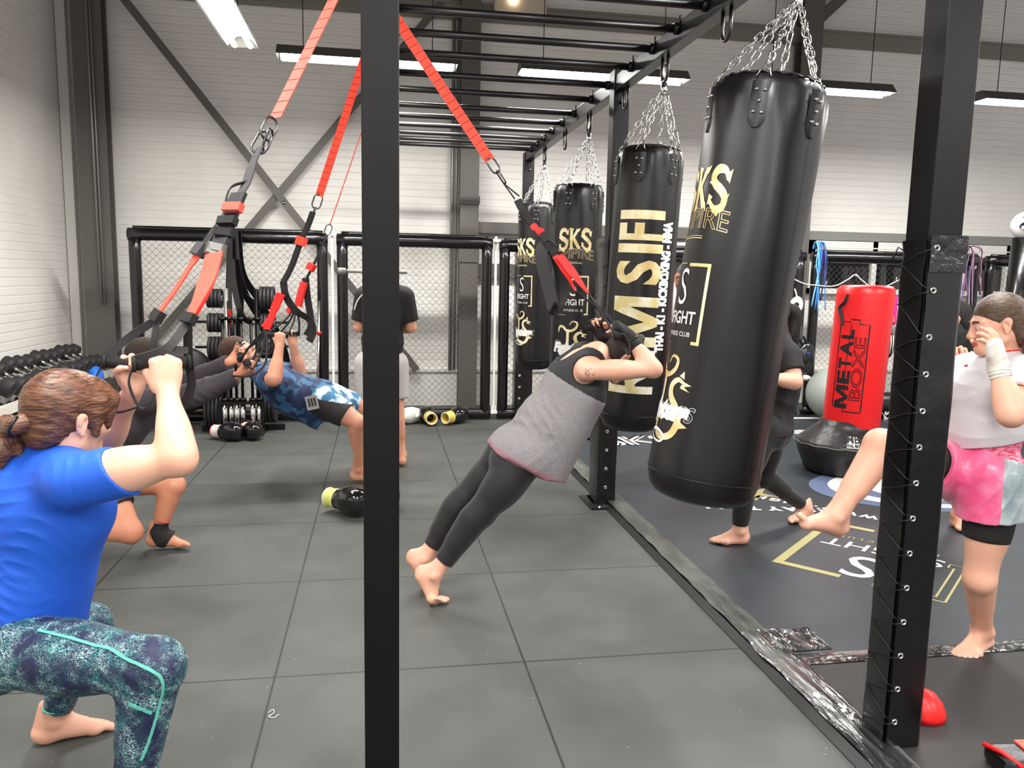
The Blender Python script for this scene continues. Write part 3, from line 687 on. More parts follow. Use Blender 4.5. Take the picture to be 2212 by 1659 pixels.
def hand(S, w, d, n, side=1, sc=1.0, curl=((75, 95, 55),)*4, thumb=(35, 30, 25, 25), spread=3, k=.008):
    """w wrist, d towards the knuckles, n the way the palm faces; side=+1 puts the thumb on d x n"""
    d = nv(d); n = A3(n); n = nv(n-d*n.dot(d)); s = np.cross(d, n)*side; w = A3(w); kn = []
    D = lambda x: math.radians(x)
    S.ell(w+d*.05*sc, A3((.038, .050, .0155))*sc, np.array([s, d, n]), .012)
    for i in range(4):
        base = w+(d*(.088-.006*abs(i-1.2))+s*FX[i]-n*.002)*sc
        S.cap(w+(d*.012+s*FX[i]*.55)*sc, base, .0125*sc, .0095*sc, .012)
        dr = rot(d, n, -D(spread*(1.5-i))*side*-1 if False else 0); dr = nv(dr+s*math.tan(D(spread*(1.5-i)))); p = base; c = curl[i if i < len(curl) else -1]; ang = 0; axis = np.cross(d, n)
        r = [.0094, .0086, .0079, .0068] if i < 3 else [.0084, .0076, .0070, .006]; ln = [FL[i]*x for x in (.46, .30, .24)]
        for j in range(3):
            ang = D(c[j]); dr = rot(dr, axis, ang); q = p+dr*ln[j]*sc
            S.cap(p, q, r[j]*sc, r[j+1]*sc, .0035 if j else .007); p = q
        kn.append(p)
    tb = w+(d*.022+s*.024+n*.008)*sc; ax = s
    td = nv(d*math.cos(D(thumb[0]))+s*math.sin(D(thumb[0]))+n*math.sin(D(thumb[1]))*.8)
    p1 = tb+td*.042*sc; S.cap(tb, p1, .0165*sc, .0120*sc, .014)
    # the outer two joints close over the palm
    tx = np.cross(td, n); t2 = rot(td, tx, D(thumb[2])); t2 = nv(t2-s*math.sin(D(thumb[2]))*.8); p2 = p1+t2*.032*sc; S.cap(p1, p2, .0108*sc, .0098*sc, .006)
    t3 = nv(t2-s*math.sin(D(thumb[3]))); p3 = p2+t3*.024*sc; S.cap(p2, p3, .0098*sc, .0075*sc, .005)
    return dict(s=s, d=d, n=n, grip=w+(d*.078+n*.027)*sc, tips=kn)
def foot(S, ank, f, u=(0, 0, 1), side=1, sc=1.0, flex=0, k=.02):
    """ankle, forward and up of the foot (u away from the sole); side=+1: big toe on f x u; flex bends the toes up (degrees)"""
    fr = frame(f, u); s = fr[0]*side; f = fr[1]; u = fr[2]; a = A3(ank)
    P = lambda x, y, z: a+(s*x+f*y+u*z)*sc
    FR = np.array([s, f, u])
    S.ell(P(0, -.030, -.048), A3((.028, .034, .030))*sc, FR, .025)
    S.cap(P(0, .0, -.004), P(.004, .075, -.040), .034*sc, .021*sc, .03)
    S.cap(P(-.012, -.02, -.060), P(-.020, .10, -.065), .020*sc, .0155*sc, .03)
    S.cap(P(.010, .0, -.045), P(.016, .12, -.058), .022*sc, .021*sc, .03)
    S.cap(P(.022, .110, -.061), P(-.028, .088, -.064), .0185*sc, .0165*sc, .015)
    for x in (-1, 1): S.ell(P(x*.030, -.002, -.004-(x*side < 0)*.004), A3((.012, .013, .014))*sc, FR, .018)
    S.cap(P(0, -.030, .05), P(0, -.048, -.035), .012*sc, .013*sc, .03)
    tf = rot(f, fr[0], math.radians(flex)); tu = rot(u, fr[0], math.radians(flex)); tp = []; lm = 1.45 if flex > 45 else 1.0
    for i, (x, y, L_, r) in enumerate([(.030, .134, .036, .0130), (.0095, .137, .029, .0092), (-.0075, .131, .026, .0086), (-.0225, .121, .022, .0082), (-.0360, .109, .018, .0078)]):
        b0 = P(x*.92, y-.022, -.062); b1 = b0+(tf*(L_*.55*lm+.010)+tu*.005)*sc; b2 = b0+(tf*(L_*lm+.016)-tu*.005*(flex < 1))*sc
        S.cap(b0, b1, r*1.02*sc, r*.92*sc, .006); S.cap(b1, b2, r*.95*sc, r*.90*sc, .002); tp.append((b2, tu))
    return tp
def leg(S, hip, kn, an, sc=1.0, th=.083, kr=.052, cr=.052, ar=.034, inf=0, back=None, clipT=(), clipC=(), k=.03, parts='tc'):
    hip, kn, an = A3(hip), A3(kn), A3(an); d = nv(an-kn); t = nv(kn-hip)
    b = A3(back) if back is not None else np.cross(np.cross(t, d), d); b = nv(b-d*b.dot(d)) if np.linalg.norm(b-d*b.dot(d)) > .05 else nv(np.cross(d, [1, .2, .1]))
    if 't' in parts:
        S.cap(hip, kn, (th)*sc+inf, kr*sc+inf, k, clips=clipT); m = hip+(kn-hip)*.38
        S.ell(m-b*.012*sc, (th*.92*sc+inf, .17*sc, th*.92*sc+inf), frame(t, b)[[0, 1, 2]], k, clips=clipT)
    if 'c' in parts:
        S.cap(kn, an, (kr-.006)*sc+inf, ar*sc+inf, k, clips=clipC)
        S.cap(kn+d*.07*sc+b*.016*sc, kn+d*.19*sc+b*.014*sc, cr*sc*.88+inf, cr*sc*.62+inf, .04, clips=clipC)
        S.ell(kn-b*.018*sc, (kr*.72*sc+inf,)*3, None, .03, clips=clipC)
    return b
def arm(S, sh, el, wr, sc=1.0, r=(.052, .040, .043, .026), inf=0, clipU=(), clipF=(), parts='uf', flat=None, k=.025):
    sh, el, wr = A3(sh), A3(el), A3(wr); d = nv(wr-el); u = nv(el-sh)
    if 'u' in parts:
        S.cap(sh, el, r[0]*sc+inf, r[1]*sc+inf, k, clips=clipU); m = sh+(el-sh)*.45; S.ell(m, (r[0]*.97*sc+inf, .11*sc, r[0]*.97*sc+inf), frame(u, d), k, clips=clipU)
    if 'f' in parts:
        S.cap(el, wr, (r[1]-.003)*sc+inf, r[3]*sc+inf, k, clips=clipF)
        S.ell(el+(wr-el)*.27, (r[2]*sc+inf, .085*sc, r[2]*.93*sc+inf), frame(d, u), k, clips=clipF)
        S.ell(el+u*.006, (.026*sc+inf,)*3, None, .02, clips=clipF)
def torso(S, hL, hR, waist, chest, sL, sR, nb, front, sc=1.0, inf=0, w=(.165, .135, .158), dp=(.118, .098, .112), bust=0, butt=.075, clips=(), k=.045, f2=None, trap=True):
    hL, hR, waist, chest, sL, sR, nb = map(A3, (hL, hR, waist, chest, sL, sR, nb)); front = nv(front); f2 = nv(f2) if f2 is not None else front
    pel = (hL+hR)/2; up0 = nv(waist-pel); up1 = nv(nb-chest); rt0 = nv(hR-hL); rt1 = nv(sR-sL)
    F0 = frame(nv(np.cross(up0, rt0)), up0); F1 = frame(nv(np.cross(up1, rt1)), up1)
    S.ell(pel+up0*.015, (w[0]*sc+inf, dp[0]*sc+inf, .125*sc+inf), F0, k, clips=clips)
    if butt:
        for h in (hL, hR): S.ell(h*.62+pel*.38-F0[1]*.055*sc-up0*.03*sc, ((butt*sc+inf),)*3, None, k, clips=clips)
    up = nv(chest-pel); rm = nv(rt0+rt1); FM = frame(nv(np.cross(up, rm)), up)
    S.ell(waist, (w[1]*sc+inf, dp[1]*sc+inf, .16*sc+inf), FM, k, clips=clips)
    S.ell(chest, (w[2]*sc+inf, dp[2]*sc+inf, .165*sc+inf), F1, k, clips=clips)
    S.cap(sL+(sR-sL)*.14, sR+(sL-sR)*.14, .062*sc+inf, .062*sc+inf, k, clips=clips)
    if trap:
        for s_ in (sL, sR): S.cap(nb+up1*.01, s_*.75+nb*.25+up1*.0, .045*sc+inf, .043*sc+inf, k, clips=clips)
    if bust:
        for x in (-1, 1): S.ell(chest+F1[0]*x*.075*sc+F1[1]*.075*sc-up1*.03*sc, (bust*sc+inf,)*3, None, k, clips=clips)
    return F0, F1
def hairlike(name, c1, c2, fr=None, scale=55, stretch=(1, 1, 8), rough=.45):
    m = mat(name, c1, rough, c2=c2, cscale=scale, cdet=5, stretch=stretch, bump=(scale*1.3, .9, .004), camt=(.35, .65)); return m
M_skin = mat('skin', (226, 168, 142), .48, c2=(232, 178, 152), cscale=5, sss=.12, bump=(220, .08, .001))
M_skin2 = mat('skin_warm', (214, 150, 122), .5, c2=(222, 160, 132), cscale=6, sss=.12, bump=(220, .1, .001))
M_skin3 = mat('skin_tan', (196, 128, 98), .5, c2=(206, 140, 110), cscale=6, sss=.1)
M_lip = mat('lips', (190, 96, 88), .4); M_nail = mat('toe_nail', (232, 184, 168), .3)
M_legg = mat('black_leggings', (19, 17, 18), .62, bump=(300, .2, .001), sheen=.15)
M_blackcloth = mat('black_cloth', (24, 21, 22), .8, bump=(200, .25, .001))
def person(lab, loc): return thing('person', lab, 'person', loc)
def at_floor(p, z=0): return (p[0], p[1], z)

def decal(o, strokes, w, m, name):
    """thin marks laid on the surface of o"""
    b = MB(); off = wloc(o)
    for pts in strokes:
        P = []; Sd = []; pts = [Vector(q) for q in pts]
        for i_, q in enumerate(pts):
            ok, l_, n_, _ = o.closest_point_on_mesh(q-off); t_ = (pts[min(i_+1, len(pts)-1)]-pts[max(i_-1, 0)]).normalized(); P.append(l_+off+n_*.0006); Sd.append(n_.cross(t_))
        b.ribbon(P, w, .0006, Sd)
    return b.build(name, m, o)

# ---------------------------------------------------------------- woman leaning forward in grey top (centre)
def woman_lean():
    hR = A3((0.664, 3.660, 0.697)); hL = A3((0.647, 3.860, 0.686)); kR = A3((0.483, 3.660, 0.462)); kL = A3((0.414, 3.860, 0.464))
    aR = A3((0.258, 3.660, 0.158)); aL = A3((0.223, 3.860, 0.168))
    wa = A3((0.803, 3.740, 0.873)); ch = A3((0.931, 3.720, 1.104)); sR = A3((0.957, 3.560, 1.157)); sL = A3((1.009, 3.880, 1.202)); nb = A3((1.047, 3.730, 1.217))
    eR = A3((1.268, 3.520, 1.166)); wR = A3((1.166, 3.600, 1.312)); eL = A3((1.326, 3.950, 1.184)); wL = A3((1.109, 3.860, 1.305))
    hd = A3((1.184, 3.740, 1.200)); hf = (.55, .05, -.85); hu = (.85, 0, .5)
    p = person('woman with black gloves and grey tank top leaning forward on straps, on tiptoe', at_floor((aR+aL)/2))
    S_ = Sdf(.0042)
    front = (.6, 0, -.8)
    torso(S_, hL, hR, wa, ch, sL, sR, nb, front, .93, w=(.17, .135, .15), bust=.062)
    W_, fr = head(S_, hd, hf, hu, .95); neck(S_, nb, hd, fr, .95, .05)
    for s, h, k_, a in ((1, hR, kR, aR), (-1, hL, kL, aL)):
        b = leg(S_, h, k_, a, .95, th=.098, kr=.062, cr=.064, ar=.038, back=(-.8, 0, .6))
    fR = nv((.45, -.04, -.89)); uR = (.89, 0, .45)
    t1 = foot(S_, aR, fR, uR, -1, 1.04, flex=58); t2 = foot(S_, aL, fR, uR, 1, 1.04, flex=58)
    for s, e, w in ((sR, eR, wR), (sL, eL, wL)): arm(S_, s, e, w, .95, r=(.05, .039, .043, .026))
    H1 = hand(S_, wR, (-.62, -.1, .55), (-.5, .3, -.65), -1, .92, curl=((62, 92, 45),)*4, thumb=(40, 35, 25, 25))
    H2 = hand(S_, wL, (-.45, -.15, .75), (-.2, -.9, -.3), 1, .92, curl=((62, 92, 45),)*4, thumb=(40, 35, 25, 25))
    body = S_.mesh('body', [M_skin], p)
    # leggings
    hp = A3((0.695, 3.760, 0.696)); hn = nv((-.46, 0, -.89))
    L = Sdf(.006); cut = lambda a, k_: [(a+(k_-a)*.20, a-k_)]
    for h, k_, a in ((hR, kR, aR), (hL, kL, aL)): leg(L, h, k_, a, .95, th=.104, kr=.068, cr=.070, ar=.044, inf=.004, back=(-.8, 0, .6), clipC=cut(a, k_))
    Sx = Sdf(.006); torso(L, hL, hR, wa, ch, sL, sR, nb, front, .93, w=(.17, .135, .15), inf=.004, clips=[(wa+(hR-wa)*.3, (.5, 0, .9))])
    L.mesh('leggings', M_legg, p, clipall=[(hp-hn*.05, -hn)])
    # tank top: grey body with black yoke and straps
    up = nv(ch-(hL+hR)/2); T = Sdf(.0055)
    hp = A3((0.695, 3.760, 0.696)); hn = nv((-.46, 0, -.89)); hem = [(hp, hn)]
    torso(T, hL, hR, wa, ch, sL, sR, nb, front, .93, w=(.182, .160, .152), dp=(.145, .140, .118), inf=.010, bust=.064, butt=.08, clips=hem, trap=True)
    T.cap(ch+A3((.0, 0, -.05)), (hR+hL)/2-up*.16+A3((.04, 0, -.03)), .132, .165, .05, fl=((0, 1, 0), .80), clips=hem)
    T.cap(ch+A3((.05, 0, -.10)), (hR+hL)/2-up*.05+A3((.15, 0, -.10)), .10, .11, .08, fl=((0, 1, 0), .66), clips=hem)
    for h_ in (hR, hL): T.ell(h_+up*.05, (.125, .120, .125), None, .05, clips=hem)
    for s_, o, e_ in ((sR, -1, eR), (sL, 1, eL)):
        T.cap(s_+A3((0, o*.03, 0))-nv(e_-s_)*.0, e_, .082, .10, .006, sub=True)
    T.cap(nb+up*.02, nb+up*.2, .088, .12, .01, sub=True); T.ell(ch+up*.13+A3((-.11, 0, .06)), (.10, .055, .10), None, .01, sub=True)
    g = mat('grey_marl', (128, 124, 126), .85, c2=(142, 138, 140), cscale=160, bump=(260, .3, .001)); yk = mat('black_yoke', (38, 38, 40), .8, bump=(220, .25, .001)); st = mat('pink_hem', (152, 112, 120), .8)
    c0 = ch-up*.035
    T.mesh('tank_top', [g, yk, st], p, folds=[(wa+A3((0, -.1, 0)), .24, (.9, .1, .1), .05, .012), (wa+up*-.02, .25, up+A3((0, .2, .3)), .06, .010), (hp+A3((0, -.1, .1)), .22, (.8, .2, -.5), .06, .009)],
           paint=[(lambda P: (P-c0)@up > .01+.10*np.clip(-((P-c0)@nv((.6, 0, -.8))), -.2, .15)*-1, 1), (lambda P: (P-hp)@hn > -.009, 2)])
    # gloves
    for nm, w, e, d, n, sd in (('glove', wR, eR, (-.62, -.1, .55), (-.5, .3, -.65), -1), ('glove', wL, eL, (-.45, -.15, .75), (-.2, -.9, -.3), 1)):
        G = Sdf(.004); d_ = nv(d); n_ = A3(n); n_ = nv(n_-d_*n_.dot(d_)); s_ = np.cross(d_, n_)*sd
        G.ell(w+d_*.047, (.044, .050, .0225), np.array([s_, d_, n_]), .012); G.cap(w+(e-w)*.25, w, .034, .031, .01); G.cap(w, w+d_*.03, .031, .03, .02)
        for i in range(4):
            b0 = w+(d_*.086+s_*FX[i]-n_*.002)*.92; dr = rot(d_, np.cross(d_, n_), math.radians(62)); G.cap(w+d_*.03+s_*FX[i]*.6, b0, .017, .0145, .012); G.cap(b0, b0+dr*.018, .0145, .0125, .004)
        G.cap(w+(d_*.022+s_*.024+n_*.008), w+(d_*.022+s_*.024+n_*.008)+(d_*.7+s_*.6)*.035, .020, .017, .01)
        gl = G.mesh(nm, M_blackcloth, p)
        MB().tube([w+(e-w)*.13+A3((math.cos(a)*.034, math.sin(a)*.034, 0)) @ np.array(frame(e-w, (0, 0, 1)))[[0, 2, 1]] for a in [i*PI/8 for i in range(16)]], .006, 6, closed=True).build('wrist_band', M_strap, gl)
    # hair, hanging down from the nape
    Hh = Sdf(.005); F = lambda x, y, z: hd+.95*(fr.T@A3((x, y, z)))
    Hh.ell(F(0, -.022, .036), (.082, .098, .088), fr, .02, clips=[(F(0, .075, .02), fr[1]*.8-fr[2]*.55)])
    Hh.ell(F(0, -.055, -.02), (.072, .05, .07), fr, .03)
    Hh.cap(F(0, -.09, .02), F(.02, -.04, .13), .028, .018, .03)
    Hh.mesh('hair', hairlike('dark_hair', (26, 18, 16), (56, 38, 30)), p, folds=[(hd, .22, fr[1], .012, .003)])
    # shoulder tattoo
    D2 = [[(0.901, 3.450, 1.200), (0.914, 3.450, 1.183), (0.906, 3.450, 1.166), (0.919, 3.450, 1.149), (0.925, 3.450, 1.124)], [(0.935, 3.450, 1.200), (0.923, 3.450, 1.183), (0.932, 3.450, 1.164), (0.920, 3.450, 1.145)], [(0.895, 3.450, 1.175), (0.906, 3.450, 1.158), (0.902, 3.450, 1.145)], [(0.945, 3.450, 1.170), (0.937, 3.450, 1.154), (0.946, 3.450, 1.145)], [(0.910, 3.450, 1.191), (0.927, 3.450, 1.175), (0.915, 3.450, 1.162), (0.933, 3.450, 1.145)]]
    D2 = [[(A3(q)-A3(D2[0][0]))*1.7+A3(D2[0][0]) for q in st] for st in D2]
    decal(body, D2, .0035, mat('faded_ink', (150, 118, 112), .6), 'shoulder_tattoo')
    return p, H1, H2
D_, DH1, DH2 = woman_lean()

# ---------------------------------------------------------------- woman in the blue shirt squatting (front left)
def woman_blue():
    rt = A3((.94, .34, 0)); vw = A3((-.34, .94, 0))
    hR = A3((-0.941, 2.120, 0.599)); hL = A3((-1.078, 2.380, 0.522)); kR = A3((-0.540, 1.930, 0.628)); kL = A3((-0.932, 2.620, 0.440)); aR = kR+A3((-.10, .02, -.475)); aL = A3((-1.080, 2.700, 0.086))
    wa = A3((-0.967, 2.270, 0.749)); ch = A3((-0.892, 2.260, 0.945)); nb = A3((-0.907, 2.280, 1.057)); sR = A3((-0.750, 2.070, 1.056)); sL = A3((-0.940, 2.460, 0.998))
    eR = A3((-0.490, 2.020, 1.122)); wR = A3((-0.530, 2.100, 1.272)); eL = A3((-0.821, 2.500, 1.048)); wL = A3((-0.692, 2.380, 1.242)); hd = A3((-0.812, 2.240, 1.190))
    hf = (.64, .76, -.16); hu = (.12, .05, 1)
    p = person('woman in a blue T-shirt and patterned leggings squatting, arms raised', at_floor((aR+aL)/2))
    B = Sdf(.0042); front = (.9, .35, -.15)
    torso(B, hL, hR, wa, ch, sL, sR, nb, front, .98, bust=.06, butt=.085)
    W_, fr = head(B, hd, hf, hu, .98); neck(B, nb, hd, fr, .98, .052)
    for h, k_, a in ((hR, kR, aR), (hL, kL, aL)): leg(B, h, k_, a, 1, th=.088, kr=.06, cr=.058, ar=.036)
    foot(B, aR, (1, .05, 0), (0, 0, 1), -1, 1.0); foot(B, aL, (.93, .36, 0), (0, 0, 1), 1, 1.05)
    arm(B, sR, eR, wR, 1, r=(.058, .041, .044, .027)); arm(B, sL, eL, wL, 1, r=(.056, .041, .044, .027))
    HR = hand(B, wR, (-.05, .12, 1), (-.35, .92, 0), 1, 1.0, curl=((78, 90, 45), (76, 92, 45), (78, 94, 45), (82, 96, 45)), thumb=(28, 30, 35, 30))
    HL = hand(B, wL, (.12, 0, 1), (.25, -.95, 0), -1, 1.0, curl=((66, 95, 50), (68, 95, 50), (70, 95, 50), (74, 95, 50)), thumb=(34, 35, 40, 30))
    B.mesh('body', [M_skin, M_lip], p, paint=[(near(W_(0, .094, -.068), (.022, .012, .010), fr), 1)])
    face_details(W_, fr, .98, p, brow=(110, 70, 48))
    bl = mat('blue_jersey', (20, 84, 200), .62, c2=(26, 92, 208), cscale=4, bump=(320, .12, .001))
    T = Sdf(.005); up = nv(ch-(hL+hR)/2); pel = (hL+hR)/2
    hem = [(pel-up*.035+A3((.1, 0, 0)), nv((-.02, 0, -1)))]
    torso(T, hL, hR, wa, ch, sL, sR, nb, front, .98, w=(.185, .160, .172), dp=(.150, .140, .138), inf=.014, bust=.066, butt=.088, clips=hem)
    T.cap(ch, pel+A3((.03, 0, .04)), .150, .165, .06, fl=((0, 1, 0), .95), clips=hem)
    T.cap(nb+A3((.015, 0, .035)), nb+A3((.03, 0, .12)), .064, .075, .008, sub=True)
    cR = sR+(eR-sR)*.47; T.cap(sR, eR, .068, .066, .03, clips=[(cR, eR-sR+A3((0, 0, .12)))]); cL = sL+(eL-sL)*.5; T.cap(sL, eL, .068, .06, .03, clips=[(cL, eL-sL)])
    T.cap(cR-(eR-sR)*.05, eR, .0575, .056, .002, sub=True)
    T.mesh('t_shirt', bl, p, folds=[(ch+A3((-.02, -.15, -.02)), .24, (.35, .1, .9), .04, .005), (wa+A3((-.06, -.15, 0)), .26, (.15, .1, 1), .032, .005), (wa+A3((-.06, -.1, -.03)), .30, (.4, .1, .9), .07, .005), (pel+up*.06, .22, (.1, 0, 1), .03, .005), (sR, .16, (.9, 0, .5), .035, .004)])
    # leggings
    lm = mat('patterned_leggings', (28, 34, 66), .6)
    b = lm.node_tree.nodes['P']; tc = N(lm, 'ShaderNodeTexCoord'); mp = N(lm, 'ShaderNodeMapping'); mp.inputs['Scale'].default_value = (1, 1, 1.6); LK(lm, tc.outputs['Object'], mp.inputs[0])
    n1 = N(lm, 'ShaderNodeTexNoise'); n1.inputs['Scale'].default_value = 88; n1.inputs['Detail'].default_value = 1; n1.inputs['Distortion'].default_value = 2.2; LK(lm, mp.outputs[0], n1.inputs['Vector'])
    n2 = N(lm, 'ShaderNodeTexNoise'); n2.inputs['Scale'].default_value = 17; n2.inputs['Detail'].default_value = 2; LK(lm, tc.outputs['Object'], n2.inputs['Vector'])
    d1 = mth(lm, 'ABSOLUTE', mth(lm, 'SUBTRACT', n1.outputs['Fac'], .5)); k1 = mth(lm, 'LESS_THAN', d1, mth(lm, 'MULTIPLY', mth(lm, 'SUBTRACT', n2.outputs['Fac'], .33), .16))
    r = N(lm, 'ShaderNodeValToRGB'); r.color_ramp.elements[0].color = lin((60, 146, 140)); r.color_ramp.elements[1].color = lin((176, 222, 214)); r.color_ramp.elements[0].position = .4; r.color_ramp.elements[1].position = .6
    n3 = N(lm, 'ShaderNodeTexNoise'); n3.inputs['Scale'].default_value = 30; LK(lm, tc.outputs['Object'], n3.inputs['Vector']); LK(lm, n3.outputs['Fac'], r.inputs[0])
    mx = N(lm, 'ShaderNodeMixRGB'); LK(lm, k1, mx.inputs[0]); mx.inputs[1].default_value = lin((24, 30, 66)); LK(lm, r.outputs[0], mx.inputs[2]); LK(lm, mx.outputs[0], b.inputs['Base Color'])
    L = Sdf(.0055)
    for h, k_, a in ((hR, kR, aR), (hL, kL, aL)): leg(L, h, k_, a, 1, th=.092, kr=.063, cr=.062, ar=.042, inf=.004, clipC=[(a+(k_-a)*.12, a-k_)])
    torso(L, hL, hR, wa, ch, sL, sR, nb, front, .98, inf=.006, butt=.092, clips=[(wa+(hR-wa)*.35, (0, 0, 1))])
    lg_ = L.mesh('leggings', lm, p, folds=[(kR+A3((-.06, 0, -.02)), .14, (.6, 0, 1), .035, .004)])
    tq = mat('teal_piping', (96, 186, 168), .5)
    o = lambda a, n_: A3(a)
    def hug(pts, w, nm):
        P = []; Sd = []; pts = spline(pts, 8)
        for i_, q in enumerate(pts):
            ok, l_, n__, _ = lg_.closest_point_on_mesh(Vector(q)-wloc(lg_)); t__ = (pts[min(i_+1, len(pts)-1)]-pts[max(i_-1, 0)]).normalized()
            P.append(l_+wloc(lg_)+n__*.0022); Sd.append(n__.cross(t__))
        MB().ribbon(P, w, .002, Sd).build(nm, tq, lg_)
    hug([(-0.838, 2.020, 0.701), (-0.772, 1.990, 0.689), (-0.689, 1.960, 0.670), (-0.616, 1.930, 0.660), (-0.552, 1.880, 0.655), (-0.510, 1.860, 0.634), (-0.504, 1.860, 0.589), (-0.511, 1.860, 0.537), (-0.530, 1.860, 0.474), (-0.561, 1.860, 0.407)], .007, 'piping')
    hug([(-0.592, 1.850, 0.567), (-0.570, 1.840, 0.556), (-0.550, 1.840, 0.545), (-0.528, 1.850, 0.533)], .008, 'seam_band')
    MB().tube([aL+(kL-aL)*.13+A3((math.cos(q*PI/8)*.045, math.sin(q*PI/8)*.045, 0)) for q in range(16)], .006, 6, closed=True).build('ankle_hem', tq, lg_)
    # hair with ponytail and fringe
    F = lambda x, y, z: hd+.98*(fr.T@A3((x, y, z))); Hh = Sdf(.0042)
    Hh.ell(F(0, -.022, .038), (.087, .108, .092), fr, .02)
    Hh.ell(F(0, .055, .048), (.070, .052, .060), fr, .03); Hh.ell(F(0, -.07, -.03), (.066, .05, .062), fr, .03)
    for x in (-1, 1): Hh.cap(F(x*.070, .035, .05), F(x*.078, .030, -.035), .022, .010, .02); Hh.cap(F(x*.045, .078, .06), F(x*.064, .070, -.012), .026, .010, .015)
    # face opening
    Hh.ell(F(0, .118, -.058), (.060, .062, .082), fr, .012, sub=True)
    for x in (-1, 1): Hh.ell(F(x*.088, -.006, -.024), (.016, .017, .030), fr, .006, sub=True)
    bk = nv(-fr[1]*.95-A3((0, 0, .35))); t0 = F(0, -.125, -.02)
    hm = hairlike('auburn_hair', (62, 35, 23), (118, 74, 48), scale=34, stretch=(1.0, 1.0, 5.5), rough=.42)
    hairo = Hh.mesh('hair', hm, p, folds=[(hd, .28, nv(fr[2]+.35*fr[1]), .011, .0022), (hd+A3((0, 0, .03)), .28, nv(fr[2]-.2*fr[1]+.3*fr[0]), .03, .004)])
    Q = Sdf(.0042); q1 = t0+bk*.02; q2 = A3((-0.948, 2.200, 1.168)); q3 = A3((-0.951, 2.160, 1.116)); q4 = A3((-0.947, 2.150, 1.076))
    Q.cap(t0-bk*.02, q1, .03, .02, .01); Q.cap(q1, q2, .019, .032, .015); Q.cap(q2, q3, .032, .026, .02); Q.cap(q3, q4, .026, .006, .02); Q.cap(q2+A3((.02, 0, -.01)), A3((-0.910, 2.170, 1.101)), .022, .006, .02)
    Q.mesh('ponytail', hm, hairo, folds=[(q2, .2, (1, .5, .15), .012, .003)])
    MB().tube([q1+(A3((0, 1, 0))*math.cos(a*PI/8)+A3((.4, 0, 1))*math.sin(a*PI/8))*.022 for a in range(16)], .005, 8, closed=True).build('hair_tie', M_strap, hairo)
    return p, HR, HL
A_, AHR, AHL = woman_blue()

